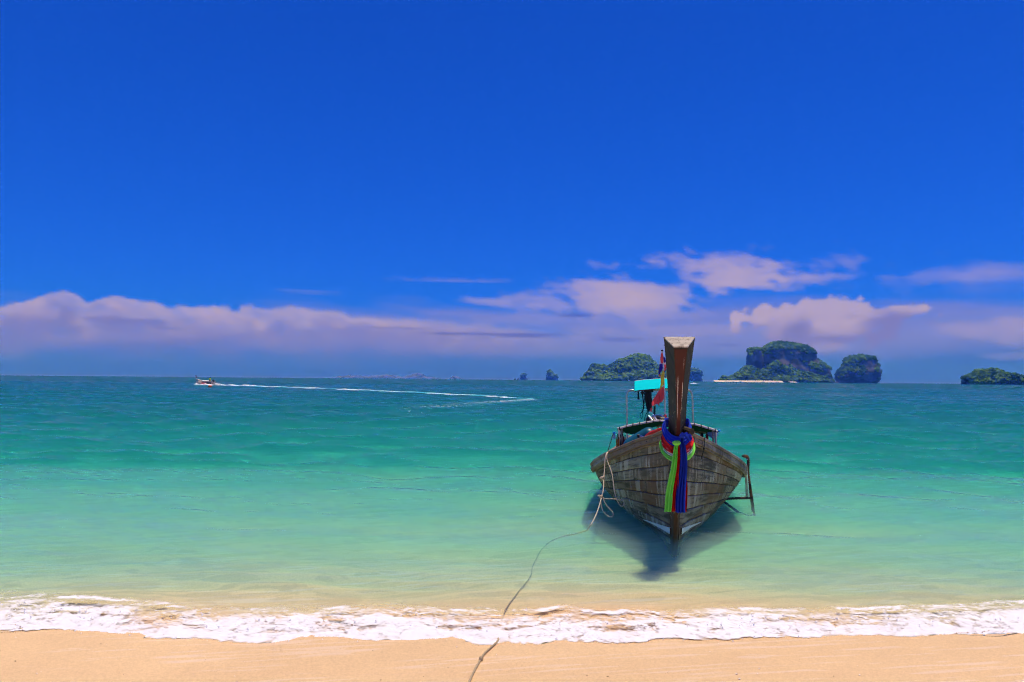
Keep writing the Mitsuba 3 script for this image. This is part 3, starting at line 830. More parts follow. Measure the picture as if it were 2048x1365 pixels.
# planking: strakes with butt joints, every plank on its own
edges = np.r_[0, .11, np.linspace(.22, .985, 8)]
for side in (-1, 1):
    for k in range(len(edges) - 1):
        cuts = np.r_[0, sorted(np.clip(np.array([.19, .46, .72]) + rng.uniform(-.09, .09, 3), .06, .95)), 1]
        for c in range(len(cuts) - 1):
            v0, v1 = cuts[c] + (.0006 if c else 0), cuts[c + 1] - .0006
            u0, u1 = edges[k] + .0028, edges[k + 1] - .0028
            nv = max(6, int((v1 - v0) * 90))
            vv = np.r_[v0, v0, np.linspace(v0, v1, nv), v1, v1][1:-1] if False else np.linspace(v0, v1, nv)
            uu = np.r_[u0, u0, u0 + .008, (u0 + u1) / 2, u1 - .008, u1, u1]
            base_lift = rng.uniform(-.003, .004)
            lift = np.tile(np.array([-.022, -.002, .003, .004, .003, -.002, -.022])[:, None], (1, nv)) + base_lift
            lift[:, 0] = lift[:, -1] = -.022
            wob = .003 * (meshkit.noise(np.stack([np.broadcast_to(vv * 60, (7, nv)), np.broadcast_to(uu[:, None] * 9, (7, nv)), np.full((7, nv), side * 3.0 + k)], -1)) - .5)
            vv2 = vv.copy()
            P = hull_point(uu[:, None], np.broadcast_to(vv2, (7, nv)), side, lift + wob)
            mat = ('plank_wood_grey', 'plank_wood_brown', 'plank_wood_pale')[rng.choice(3, p=[.45, .35, .2] if k > 5 else [.5, .15, .35])]
            mid = P[3]
            L = np.r_[0, np.cumsum(np.linalg.norm(np.diff(mid, axis=0), axis=1))]
            uvs = np.stack([np.broadcast_to(L + v0 * 9, (7, nv)), np.broadcast_to(uu[:, None] * 1.4, (7, nv))], -1) + [side * 5.3 + c * .35, k * .03]
            put('plank', tri(P.reshape(-1, 3), grid_faces(7, nv)), mat, boat, smooth=True, uv=uvs.reshape(-1, 2))

# rails: a capping board and a rubbing strip outside it, each bent round the sheer
va = np.linspace(0, 1, 90) ** 1.2


def sweep(side, section, v):
    P = hull_point(np.ones(len(v)), v, side)
    t = np.gradient(P, axis=0); t /= np.linalg.norm(t, axis=1, keepdims=True)
    out = np.cross(t, [0, 0, 1.0]); out /= np.linalg.norm(out, axis=1, keepdims=True)
    out *= np.sign((out @ RIGHT) * side)[:, None]
    upv = np.cross(out, t) * np.sign(np.cross(out, t)[:, 2:])
    V = P[:, None] + SC * (np.array([s[0] for s in section])[None, :, None] * out[:, None] + np.array([s[1] for s in section])[None, :, None] * upv[:, None])
    n, m = V.shape[:2]
    f = grid_faces(n, m, True)
    F = np.vstack([f[:, [0, 1, 2]], f[:, [0, 2, 3]]])
    V = V.reshape(-1, 3)
    j = np.arange(1, m - 1)
    F = np.vstack([F, np.stack([0 * j, j, j + 1], -1), np.stack([0 * j + (n - 1) * m, (n - 1) * m + j + 1, (n - 1) * m + j], -1)])
    return trimesh.Trimesh(V, F, process=False)


for side in (-1, 1):
    key = put('gunwale', sweep(side, [(-.10, -.004), (.050, -.004), (.058, .004), (.058, .030), (.050, .038), (-.10, .038)], va), 'rail_wood', boat, smooth=30)
    put('inner_gunwale', sweep(side, [(-.105, .008), (-.14, .008), (-.145, .045), (-.140, .052), (-.108, .052)], va[2:]), 'rail_wood', boat, smooth=30)
    rub = put('rubbing_strake', sweep(side, [(.012, -.075), (.040, -.075), (.046, -.068), (.046, -.012), (.040, -.006), (.012, -.006)], va), 'rail_wood', boat, smooth=30)
    put('rubbing_strake', sweep(side, [(.008, -.100), (.024, -.100), (.028, -.096), (.028, -.083), (.024, -.079), (.008, -.079)], va), 'rail_wood', boat, smooth=30)
    nails = []
    for v in np.linspace(.03, .42, 17):
        c = hull_point(1.0, v, side) + SC * (.048 * side * RIGHT + np.array([0, 0, -.040]))
        nails.append(ball(.007, 1, c))
    put('nails', join(nails), 'black_metal', boat, kind='stuff')

# white boot stripe that tapers away from the stem
for side in (-1, 1):
    v = np.linspace(.004, .155, 24)
    s = np.linspace(0, 1, 24)
    mid_u = UW + (.085 - .045 * s) * (1 - UW)
    hw = (.022 * (1 - s) ** .8 + .003)
    rows = [hull_point(mid_u + k * hw, v, side, np.full(24, .008 if abs(k) < 1 else .004)) for k in (-1.15, -1, 1, 1.15)]
    rows[0] = hull_point(mid_u - 1.1 * hw, v, side, np.full(24, -.002)); rows[3] = hull_point(mid_u + 1.1 * hw, v, side, np.full(24, -.002))
    rows[1], rows[2] = hull_point(mid_u - hw, v, side, np.full(24, .0085)), hull_point(mid_u + hw, v, side, np.full(24, .0085))
    put('boot_stripe', tri(np.vstack(rows), grid_faces(4, 24)), 'white_paint', boat, label='white stripe painted along the bow just above the water')

# the stem post: a tapered trapezoid that rises, rakes forward and widens to its sawn top
Zs = np.array([-.34, -.1, 0, .25, .5, .75, 1.0, 1.2, 1.42, 1.6, 1.8, 2.0, 2.2, 2.375])
front = Pchip([-.34, 0, .5, 1.0, 1.42, 1.7, 2.0, 2.375], [.16, -.055, -.26, -.43, -.565, -.66, -.78, -.95])
wf_ = Pchip([-.34, .5, 1.45, 1.87, 2.375], [.05, .048, .046, .080, .156])
wb_ = Pchip([-.34, .3, 1.2, 1.65, 2.0, 2.375], [.13, .17, .205, .222, .28, .362])
dep = Pchip([-.34, .5, 1.45, 2.375], [.24, .25, .26, .30])
lean = lambda z: 0.012 * (z - 1.2)


def stem_ring(z, grow=0.0):
    """Four corners of the stem at front height z: front left, front right, back right, back left."""
    dz = (front(z + .02) - front(z - .02)) / .04
    ax = np.array([dz, 1]) / math.hypot(dz, 1)                   # along the post, in (a, z)
    bk = np.array([ax[1], -ax[0]])                               # from the front edge towards the back
    f0 = np.array([front(z), z]) - bk * grow
    b0 = np.array([front(z), z]) + bk * (dep(z) + grow)
    a, b, l = wf_(z) / 2 + grow, wb_(z) / 2 + grow, lean(z)
    return np.array([bp(f0[0], l - a, f0[1]), bp(f0[0], l + a, f0[1]), bp(b0[0], l + b, b0[1]), bp(b0[0], l - b, b0[1])])


zz = np.linspace(-.34, 2.375, 60)
rings = np.array([stem_ring(z) for z in zz])
ch = []
for r4 in rings:                                                  # chamfer the four arrises
    pts = []
    for i in range(4):
        p0, p1, p2 = r4[i - 1], r4[i], r4[(i + 1) % 4]
        for q in (p0, p2):
            d_ = q - p1
            pts.append(p1 + d_ / np.linalg.norm(d_) * min(.006, .2 * np.linalg.norm(d_)))
    ch.append(pts)
ch = np.array(ch)
f = grid_faces(60, 8, True)
F = np.vstack([f[:, [0, 1, 2]], f[:, [0, 2, 3]]])
j = np.arange(1, 7)
F = np.vstack([F, np.stack([0 * j + 59 * 8, 59 * 8 + j, 59 * 8 + j + 1], -1), np.stack([0 * j, j + 1, j], -1)])
stem = put('stem_post', trimesh.Trimesh(ch.reshape(-1, 3), F, process=False), 'stem_wood', boat, smooth=20, label='tall dark wooden bow post that widens to its top')
top4 = stem_ring(2.375)
axis_top = np.cross(top4[1] - top4[0], top4[3] - top4[0]); axis_top /= np.linalg.norm(axis_top)
axis_top *= np.sign(axis_top[2])
cen = top4.mean(0)
lo, hi = cen + (top4 - cen) * 1.0 + axis_top * .001, cen + (top4 - cen) * .985 + axis_top * .012
put('end_grain', trimesh.convex.convex_hull(np.vstack([lo, hi])), 'end_grain_wood', stem, smooth=False, label='pale sawn top of the bow post')
zp = np.linspace(1.30, 2.36, 30)
left, right_, nrm = [], [], []
for z in zp:
    r4 = stem_ring(z)
    n_ = np.cross(r4[1] - r4[0], stem_ring(z + .02)[0] - r4[0]); n_ /= np.linalg.norm(n_); n_ *= -np.sign(n_ @ AFT)
    m_ = (r4[0] + r4[1]) / 2
    left.append(m_ + (r4[0] - m_) * .93); right_.append(m_ + (r4[1] - m_) * .93); nrm.append(n_)
left, right_, nrm = map(np.array, (left, right_, nrm))
grid = np.stack([left - nrm * .004, left + nrm * .003, left * .97 + right_ * .03 + nrm * .005, right_ * .97 + left * .03 + nrm * .005, right_ + nrm * .003, right_ - nrm * .004], 1)
put('painted_face', tri(grid.reshape(-1, 3), grid_faces(30, 6)), 'red_paint', stem, smooth=20, label='dark red painted front face of the bow post, scratched white')
# short wooden peg through the stem under the sashes
put('peg', tube(np.array([bp(-.30, .02, 1.425), bp(-.52, .16, 1.40)]), .038, 10), 'stem_wood', stem)

# ---------------------------------------------------------------- sashes tied round the bow
def cloth_strip(centre, across, seed, folds=3.0, depth=.012, thick=.004, m=15, away=None):
    """A hanging strip: centre line points, half-width vectors across it, with folds along its length and a closed thickness."""
    c, w = np.asarray(centre, float), np.asarray(across, float)
    n = len(c)
    t = np.linspace(-1, 1, m)
    s = np.linspace(0, 1, n)
    nr = np.cross(np.gradient(c, axis=0), w)
    nr /= np.linalg.norm(nr, axis=1, keepdims=True) + 1e-9
    if away is not None:
        nr *= np.sign(nr @ away)[:, None]
    q = np.stack([np.broadcast_to(t[None] * folds * .7, (n, m)), np.broadcast_to(s[:, None] * 2.2, (n, m)), np.full((n, m), seed * 3.7)], -1)
    ph = 2.6 * meshkit.noise(np.stack([s * 2.5, 0 * s, 0 * s + seed], -1))
    dsp = depth * (np.sin(t[None] * folds * math.pi + ph[:, None]) * .6 + 1.6 * (meshkit.fbm(q, 3, seed) - .5))
    fr = np.zeros((n, m)); fr[-1] = .05 * np.linalg.norm(w[-1]) * 6 * (meshkit.noise(np.stack([t * 4, 0 * t, 0 * t + seed], -1)) - .5)
    tang = np.gradient(c, axis=0); tang /= np.linalg.norm(tang, axis=1, keepdims=True) + 1e-9
    mid = c[:, None] + w[:, None] * t[None, :, None] + nr[:, None] * dsp[..., None] + tang[:, None] * fr[..., None] * .3
    A, B = mid + nr[:, None] * thick / 2, mid - nr[:, None] * thick / 2
    V = np.concatenate([A, B[:, ::-1]], 1)
    f = grid_faces(n, 2 * m, True)
    V = V.reshape(-1, 3)
    e0 = np.array([[k, 2 * m - 1 - k, 2 * m - 2 - k, k + 1] for k in range(m - 1)])
    e1 = e0[:, ::-1] + (n - 1) * 2 * m
    return tri(V, np.vstack([f, e0, e1]))


def ring_band(z_side, drop, ra, rw, half, seed, ac=-.34, skew=0.0, tuck=.02, folds=2.2):
    """A sash wound round the stem: high at the sides and back, drooping in front."""
    ph = np.linspace(0, 2 * math.pi, 65)
    c = np.cos(ph)
    z = z_side - drop * np.maximum(c, -.15) + skew * np.sin(ph)
    cen = bp(ac - ra * c, rw * np.sin(ph), z)
    outw = -AFT[None] * c[:, None] + RIGHT[None] * np.sin(ph)[:, None]
    across = SC * half * (np.array([0, 0, 1.0])[None] + outw * -.35)
    return cloth_strip(cen, across, seed, folds, .010, .006, 11)


def tail(pts, halves, seed, folds=2.5, depth=.022):
    """A loose end hanging down: surveyed centre points (px, py, a) and half widths in photograph pixels."""
    p = np.array([far_px(x, y, a) for x, y, a in pts])
    c = spline(p, 28)
    hw = np.interp(np.linspace(0, 1, 28), np.linspace(0, 1, len(halves)), halves)
    dist = c[:, 1]
    across = RIGHT[None] * (hw * dist / 1365)[:, None]
    sway = meshkit.noise(np.stack([np.linspace(0, 3, 28), np.full(28, seed * 2.3), np.zeros(28)], -1)) - .5
    c = c + RIGHT[None] * (.022 * sway)[:, None] - AFT[None] * (.04 * sway)[:, None]
    return cloth_strip(c, across, seed, folds, depth, .004, 17, -AFT)


def knot(p, r, seed, scale=(1.1, .8, .9)):
    m = ball(r, 3, (0, 0, 0), scale)
    m.vertices *= (1 + .55 * (meshkit.fbm(m.vertices / r * 1.1 + seed, 3, seed) - .5))[:, None]
    m.apply_translation(p)
    return m


sa = thing('sash', 'royal blue sash, topmost of those tied round the bow, with one long hanging end', 'sash')
put('band', join(ring_band(1.475, .170, 0.233, 0.153, .037, 1), ring_band(1.430, .180, 0.244, 0.162, .030, 2)), 'blue_cloth', sa, smooth=50)
put('knot', knot(far_px(1364.5, 872, -.76), .027, 3), 'blue_cloth', sa, smooth=60)
put('tail', join(tail([(1364, 874, -.71), (1366, 900, -.70), (1366, 950, -.69), (1362, 1000, -.68), (1361, 1026, -.67)], [3.5, 6.5, 8, 9.5, 9.5], 4, 3.4, .030)), 'blue_cloth', sa, smooth=50)
put('loose_end', join(tail([(1366, 869, -.80), (1374, 870, -.83), (1380, 879, -.83), (1381, 882, -.82)], [5, 8, 6, 4], 5, 1.5)), 'blue_cloth', sa, smooth=50, label='short end of the blue sash folded out into the light')
sa = thing('sash', 'red sash wound under the blue one on the bow, its ends hanging behind', 'sash')
put('band', join(ring_band(1.33, .115, 0.253, 0.172, .045, 6), ring_band(1.285, .12, 0.258, 0.174, .028, 7)), 'red_cloth', sa, smooth=50)
put('tail', tail([(1355, 882, -.66), (1354, 920, -.655), (1350, 970, -.64), (1347, 1024, -.62)], [4, 6, 8, 9], 8, 3), 'red_cloth', sa, smooth=50)
put('tail', tail([(1368, 890, -.655), (1369, 940, -.65), (1368, 990, -.63), (1368, 1024, -.62)], [4, 5, 6, 6], 9, 2), 'red_cloth', sa, smooth=50)
put('loose_end', tail([(1341, 893, -.60), (1341.5, 899, -.61), (1341, 905, -.62)], [3.5, 4, 4], 10, 1), 'red_cloth', sa, smooth=50)
sa = thing('sash', 'white sash showing between the red and green ones on the bow', 'sash')
put('band', join(ring_band(1.262, .135, 0.265, 0.180, .026, 11), ring_band(1.205, .14, 0.251, 0.162, .03, 12)), 'white_cloth', sa, smooth=50)
sa = thing('sash', 'bright lime green sash, lowest on the bow, knotted in front with one long end', 'sash')
put('band', join(ring_band(1.245, .165, 0.284, 0.194, .030, 13), ring_band(1.215, .150, 0.288, 0.197, .018, 14)), 'green_cloth', sa, smooth=50)
put('knot', knot(far_px(1353.5, 886, -.74), .034, 15, (1.25, .8, .8)), 'green_cloth', sa, smooth=60)
put('tail', tail([(1354, 888, -.72), (1350, 910, -.71), (1345, 950, -.70), (1338, 1000, -.68), (1333.5, 1024, -.67)], [3.5, 5, 6, 7, 6.8], 16, 2.2), 'green_cloth', sa, smooth=50)

# ---------------------------------------------------------------- canopy, hoop and gear of the boat
CA0, CA1 = 3.6, 6.6


def canopy_z(w, a):
    return 1.285 - .165 * (np.abs(w) / .87) ** 1.8 - .085 * (a - CA0)


w_ = np.linspace(-.87, .87, 41) + .0
a_ = np.linspace(CA0, CA1, 24)
CW = .035                                                         # the canopy sits a little right of the hull's middle line
A_, W_ = np.meshgrid(a_, w_, indexing='ij')
sag = .018 * np.sin((A_ - CA0) / (CA1 - CA0) * math.pi * 3) ** 2
top_ = bp(A_, W_ + CW, canopy_z(W_, A_) - sag)
bot_ = bp(A_, W_ + CW, canopy_z(W_, A_) - sag - .008)
can = put('canopy', join(tri(top_.reshape(-1, 3), grid_faces(24, 41)), tri(bot_.reshape(-1, 3), grid_faces(24, 41))), 'canopy_cloth', boat, smooth=True, label='low arched green cloth canopy with a pale lashed edge')
edge = bp(CA0, w_ + CW, canopy_z(w_, CA0) + .004)
edge[:, 2] += .012 * (meshkit.noise(np.stack([w_ * 14, 0 * w_, 0 * w_], -1)) - .5)
put('piping', tube(edge, .017, 8), 'piping_cloth', can, smooth=50)
lash = []
for wq in np.linspace(-.83, .83, 15):
    c = bp(CA0, wq + CW, canopy_z(wq, CA0) + .004)
    ang = np.linspace(0, 2 * math.pi, 9)[:-1]
    lash.append(tube(c + .023 * (np.cos(ang)[:, None] * AFT + np.sin(ang)[:, None] * np.array([0, 0, 1.0])), .007, 6, closed=True))
put('lashings', join(lash), 'black_webbing', can, kind='stuff')
for a0, dz in ((CA0 + .28, -.03), (CA0 + 1.6, -.03), (CA1 - .1, -.03)):
    put('rib', tube(bp(a0, w_ + CW, canopy_z(w_, a0) + dz), .016, 8), 'rail_wood', can, smooth=50)
# the drooping front corner of the cloth at the left and the short valance at the right
flap = []
ww = np.linspace(-.80, .10, 26)
hang = np.interp(ww, [-.80, -.72, -.60, -.45, -.30, -.12, .0, .10], [.02, .12, .175, .17, .125, .06, .03, .02])
rows = [bp(CA0 + .05 + .12 * t_ + .05 * np.sin(ww * 9) * t_, ww + CW, canopy_z(ww, CA0) - .01 - hang * t_) for t_ in np.linspace(0, 1, 8)]
flap.append(tri(np.vstack(rows), grid_faces(8, 26)))
ww = np.linspace(.12, .80, 22)
hang = np.interp(ww, [.12, .4, .6, .8], [.115, .11, .075, .03])
rows = [bp(CA0 + .12 + .15 * t_, ww + CW, canopy_z(ww, CA0) - .03 - hang * t_) for t_ in np.linspace(0, 1, 8)]
flap.append(tri(np.vstack(rows), grid_faces(8, 22)))
put('valance', join(flap), 'canopy_cloth', can, smooth=True)
for s in (-1, 1):
    for a0 in (CA0 + .02, 5.1, CA1 - .05):
        z0 = float(rail_z(a0)) - .02
        wt = s * .84 + CW
        put('canopy_post', tube(np.array([bp(a0, wt, canopy_z(.84, a0)), bp(a0, wt + s * .015, z0 - .25)]), .019, 8), 'steel', boat)
        if a0 < 4:
            put('canopy_post', tube(np.array([bp(a0, wt - s * .05, canopy_z(.80, a0)), bp(a0, wt - s * .02, z0 - .25)]), .014, 8), 'rail_wood', boat)

HA = 8.4
hoop_px = [(1254.5, 892), (1254, 850), (1253.2, 800), (1253.4, 789), (1256, 783.5), (1262, 781), (1275, 780.2), (1320, 779.8), (1365, 779.6), (1377, 780.5), (1382, 784), (1384.3, 791), (1385, 802), (1386.3, 850), (1387, 892)]
put('hoop', tube(spline(pxs(hoop_px, HA), 70), .023, 10), 'steel', boat, smooth=50, label='tall steel pipe hoop standing at the stern')
# turquoise awning, rolled down flat over the hoop's bar
tarp_l, tarp_r = far_px(1269, 772.5, HA - .15), far_px(1373, 768.2, HA - .15)
tt = np.linspace(0, 1, 40)
cen = tarp_l + (tarp_r - tarp_l) * tt[:, None]
bow_ = np.array([0, 0, 1.0])[None] * (.030 * np.sin(tt * math.pi) ** .6 + .006 * (meshkit.noise(np.stack([tt * 9, 0 * tt, 0 * tt], -1)) - .5))[:, None]
sect = [(-.02, -.105), (-.005, -.118), (.03, -.115), (.20, .075), (.205, .095), (.18, .105), (.165, .098)]
rows = [cen + bow_ + AFT[None] * a0 + np.array([0, 0, 1.0])[None] * z0 for a0, z0 in sect]
aw = thing('awning', 'bright turquoise tarpaulin stretched over the steel hoop at the stern of the boat', 'awning')
nn = len(sect)
R_ = np.stack(rows, 1)
v = R_.reshape(-1, 3)
f = grid_faces(40, nn, True)
caps_ = [[0, k, k + 1] for k in range(1, nn - 1)] + [[39 * nn, 39 * nn + k + 1, 39 * nn + k] for k in range(1, nn - 1)]
put('tarpaulin', trimesh.Trimesh(v, np.vstack([f[:, [0, 1, 2]], f[:, [0, 2, 3]], caps_]), process=False), 'turquoise_tarp', aw, smooth=40)
put('hem', tube(np.stack([cen[k] + bow_[k] + AFT * .195 + np.array([0, 0, .104]) for k in range(40)]), .011, 6), 'piping_cloth', aw)
put('hem', tube(np.stack([cen[k] + bow_[k] - AFT * .012 + np.array([0, 0, -.118]) for k in range(40)]), .010, 6), 'vest_maroon', aw)

# engine on the stern
en = put('engine', join(rough_box((.52, .42, .20), far_px(1316, 841, 9.3) + [0, 0, -.02], .05), knot(far_px(1322, 836, 9.2), .13, 5, (1.3, 1, .6)), ball(.09, 2, far_px(1299, 841, 9.1)), rough_box((.2, .3, .12), far_px(1325, 839, 9.0), .03)), 'black_metal', boat, smooth=30, label='black boat engine with chrome pipes showing over the canopy')
put('exhaust_pipe', tube(pxs([(1297, 832), (1308, 844)], [9.05, 8.9]), .016, 8), 'chrome', en)
put('exhaust_pipe', tube(pxs([(1305.5, 829.5), (1315.5, 843)], [9.05, 8.9]), .018, 8), 'chrome', en)
put('cover', tube(spline(pxs([(1299, 838), (1306, 833), (1318, 831), (1327, 836), (1331, 841)], 9.0), 20), .02, 8), 'chrome', en)
put('tiller', tube(pxs([(1309.5, 812), (1308.5, 832)], 9.2), .024, 8), 'rusty_steel', en)
put('drive_shaft', tube(np.array([bp(9.6, .0, .95), bp(13.2, .25, .05)]), .03, 8), 'black_metal', en)

# straps hanging from the hoop
t = thing('strap', 'short black strap hanging at the left end of the turquoise awning', 'strap')
put('webbing', tube(pxs([(1276.5, 781), (1276.5, 790), (1276.8, 797.5)], HA - .05), .02, 8, flat=(.016, .006)), 'black_webbing', t)
put('buckle', rough_box((.05, .02, .03), far_px(1277, 798.5, HA - .05), .005), 'black_metal', t)
t = thing('strap', 'long thin black cord with a loop at its end, hanging under the turquoise awning', 'strap')
put('webbing', tube(spline(pxs([(1284.5, 781), (1286.5, 800), (1287.5, 812), (1283.5, 826)], HA - .05), 24), .014, 8), 'black_webbing', t)
put('webbing', tube(spline(pxs([(1288.5, 781), (1289, 800), (1287, 815), (1284, 826)], HA - .04), 24), .009, 8), 'black_webbing', t)
put('buckle', knot(far_px(1285, 786, HA - .06), .038, 2), 'black_metal', t)
put('loop', tube(spline(pxs([(1283, 826), (1281.5, 833), (1283.3, 837.5), (1285, 833), (1284, 826), (1283, 826)], HA - .05), 26), .006, 6), 'black_webbing', t)
t = thing('strap', 'thick bundle of black straps hanging in loops under the turquoise awning', 'strap')
put('webbing', tube(spline(pxs([(1296, 779.5), (1293, 790), (1294, 805), (1297, 818), (1299, 822)], HA - .06), 26), .03, 8, flat=(.038, .015)), 'black_webbing', t)
put('webbing', tube(spline(pxs([(1301, 779.5), (1300, 790), (1301, 803), (1300.5, 814), (1297.5, 822)], HA - .07), 26), .03, 8, flat=(.036, .014)), 'black_webbing', t)
put('webbing', tube(spline(pxs([(1294.5, 788), (1299, 800), (1300, 810), (1296, 820)], HA - .09), 26), .03, 8, flat=(.030, .012)), 'black_webbing', t)
put('fastening', rough_box((.20, .04, .07), far_px(1297.5, 781.5, HA - .05), .012), 'black_webbing', t)
put('loop', tube(spline(pxs([(1297, 821), (1291, 832), (1289.5, 842), (1291.5, 845), (1294, 840)], HA - .1), 24), .008, 6), 'black_webbing', t)
put('loop', tube(spline(pxs([(1297.5, 821), (1295.8, 830), (1295.5, 841)], HA - .1), 16), .008, 6), 'black_webbing', t)

# flags on a thin pole
FA = 3.15
fp = thing('flag_pole', 'thin white pole leaning beside the bow, with tattered flags on it', 'pole')
put('shaft', tube(pxs([(1324.2, 702), (1326.2, 740), (1328.6, 783), (1330.6, 842)], FA), .0125, 8), 'white_paint', fp)
put('finial', ball(.016, 2, far_px(1324.1, 701.5, FA)), 'black_metal', fp)
put('binding', join([knot(far_px(1330.3, 831, FA), .02, 7), tube(pxs([(1330, 832), (1334, 838)], FA - .02), .008, 6)]), 'scarlet_cloth', fp)


def rag(outline, a, seed, bulge=.03, thick=.004):
    """A limp piece of cloth from its surveyed outline at station a: triangulated finely, rippled and closed."""
    from shapely.geometry import Polygon
    P = pxs(outline, a)
    o = P.mean(0)
    uv_ = np.stack([(P - o) @ RIGHT, (P - o)[:, 2]], -1)
    poly = Polygon(uv_).buffer(0)
    if poly.geom_type != 'Polygon':
        poly = max(poly.geoms, key=lambda g_: g_.area)
    m = trimesh.creation.extrude_polygon(poly, thick, engine='earcut')
    m = m.subdivide_to_size(.03)
    q = m.vertices
    rip = meshkit.fbm(np.stack([q[:, 0] * 16, q[:, 1] * 5, 0 * q[:, 0] + seed], -1), 3, seed) - .5
    d_ = q[:, 2] + bulge * 2.2 * rip
    V = o + q[:, :1] * RIGHT + q[:, 1:2] * np.array([0, 0, 1.0]) - d_[:, None] * AFT
    return trimesh.Trimesh(V, m.faces, process=False)


fl = thing('flag', 'tattered red, white and blue striped flag drooping at the top of the thin pole', 'flag')
put('red_stripe', rag([(1323, 705), (1325.5, 707), (1326.5, 718), (1326, 726), (1322, 729), (1320, 722), (1321, 714)], FA - .03, 1), 'scarlet_cloth', fl)
put('white_stripe', rag([(1320.5, 720), (1322.5, 728), (1321.5, 731), (1318, 733), (1318.5, 725)], FA - .035, 2), 'white_cloth', fl)
put('blue_stripe', rag([(1319, 729), (1325, 728), (1325.5, 738), (1321, 746), (1318.5, 751), (1316.5, 745), (1318, 736)], FA - .04, 3), 'navy_cloth', fl)
put('red_stripe', rag([(1320, 748), (1321, 753), (1318.5, 754), (1318, 750)], FA - .045, 4), 'scarlet_cloth', fl)
put('blue_stripe', rag([(1326, 712), (1330, 716), (1332, 725), (1327, 727), (1326, 720)], FA + .03, 5), 'navy_cloth', fl)
put('white_stripe', rag([(1326.5, 726), (1332.5, 724), (1333, 730), (1328, 731)], FA + .02, 6), 'white_cloth', fl)
put('red_stripe', rag([(1328, 730.5), (1333, 729), (1334, 735), (1330, 742), (1327.5, 744), (1328.5, 738)], FA + .02, 7), 'scarlet_cloth', fl)
fl = thing('flag', 'narrow yellow cloth on the thin pole, between the striped flag and the red cloth', 'flag')
put('cloth', rag([(1326, 740), (1328.8, 746), (1328.7, 762), (1328, 768), (1322.5, 777), (1317, 787), (1319.5, 777), (1321.5, 768), (1321.5, 755)], FA - .05, 8), 'yellow_cloth', fl)
fl = thing('flag', 'crumpled salmon red cloth blowing low on the thin pole, left of the bow', 'flag')
put('cloth', rag([(1327.5, 772), (1328.2, 784), (1327.5, 797), (1324, 804), (1318.5, 807), (1319, 813), (1314.5, 808), (1308, 811), (1304, 813), (1302.5, 808), (1306, 800), (1312, 791), (1316, 784), (1322, 777)], FA - .06, 9, .06), 'scarlet_cloth', fl)
put('shred', rag([(1304, 814), (1305, 819), (1303, 822), (1306, 826), (1300, 823), (1298, 824), (1301, 818)], FA - .06, 10, .03), 'scarlet_cloth', fl)

# loose things under the canopy
dr2 = thing('drum', 'dark teal plastic drum lying behind the left rail under the canopy', 'drum')
o = far_px(1281, 879, 2.5)
m = trimesh.creation.capsule(height=.28, radius=.135, count=[20, 14])
m.apply_transform(trimesh.transformations.rotation_matrix(math.radians(58), [.3, 1, 0]))
m.apply_translation(o + [0, 0, -.03])
put('barrel', m, 'teal_plastic', dr2, smooth=60)
put('cap', tube(pxs([(1274.5, 872), (1278.5, 872.5)], 2.28), .026, 12), 'black_metal', dr2)
put('handle', tube(pxs([(1278, 872.5), (1287, 874)], 2.28), .010, 8), 'chrome', dr2)
t = thing('cloth_roll', 'bright red rolled cloth lying along the left rail beside the bow', 'cloth')
put('roll', tube(spline(pxs([(1288, 876.5), (1294, 873), (1300, 868.5), (1308, 865.5), (1316, 862), (1324, 859)], [.75, .62, .5, .3, .1, -.05]), 30), np.interp(np.linspace(0, 1, 30), [0, .2, .5, 1], [.012, .022, .030, .024]), 8, flat=None), 'red_cloth', t, smooth=60)


def vest(px, top, bottom, wpx, a, mat, label):
    t = thing('life_vest', label, 'life vest', 'life vests hanging under the canopy')
    g = np.random.default_rng(int(px * 7))
    for s in (-1, 1):
        c = spline(pxs([(px + s * wpx * .28, top + 2), (px + s * wpx * .32, (top + bottom) / 2), (px + s * wpx * .22, bottom)], [a, a - .03, a]), 14)
        wd = np.interp(np.linspace(0, 1, 14), [0, .2, .6, 1], [.5, 1, 1.1, .7]) * wpx * .28 * c[0, 1] / 1365
        put('panel', tube(c, wd, 8), mat, t, smooth=60)
    put('strap', tube(pxs([(px, top - 4), (px, top + 3)], a), .008, 6), 'black_webbing', t)


vest(1235.5, 872, 900, 5.5, 3.75, 'vest_orange', 'orange-brown life vest hanging leftmost under the canopy')
vest(1241, 873, 898, 4.5, 3.85, 'vest_navy', 'nearly black life vest hanging just right of the orange-brown one')
vest(1245.5, 871, 895, 5.0, 3.80, 'vest_maroon', 'dark maroon life vest hanging third from the left under the canopy')
vest(1250, 874, 893, 4.5, 3.9, 'vest_navy', 'nearly black life vest hanging nearest the left leg of the steel hoop')
vest(1414, 866, 880, 5.0, 3.9, 'vest_maroon', 'dark red life vest hanging left of the blue plastic bag')
vest(1404, 866, 876, 5.0, 3.9, 'vest_navy', 'dark life vest half hidden behind the right rail near the bow')
t = thing('plastic_bag', 'bulging blue plastic bag hanging at the right front corner of the canopy', 'bag')
m = knot(far_px(1425.5, 867.5, 3.75), .085, 4, (1.0, .8, .85))
put('bag', m, 'bag_plastic', t, smooth=60)
put('neck', tube(pxs([(1425.5, 863), (1424, 857)], 3.72), .016, 8), 'bag_plastic', t)
t = thing('water_bottle', 'clear plastic bottle with a blue cap hanging at the left front corner of the canopy', 'bottle')
put('body', tube(pxs([(1228.2, 869), (1228.2, 870.5), (1228, 872), (1228, 877.5)], 3.5), np.array([.012, .02, .027, .026]), 12), 'clear_plastic', t, smooth=50)
put('cap', tube(pxs([(1228.2, 864.3), (1228.2, 868.8)], 3.5), .022, 12), 'sky_plastic', t)
t = thing('ball_light', 'small bright blue ball on a black stick at the right front corner of the canopy', 'ball')
put('ball', ball(.021, 2, far_px(1438.6, 862, 3.45)), 'sky_plastic', t)
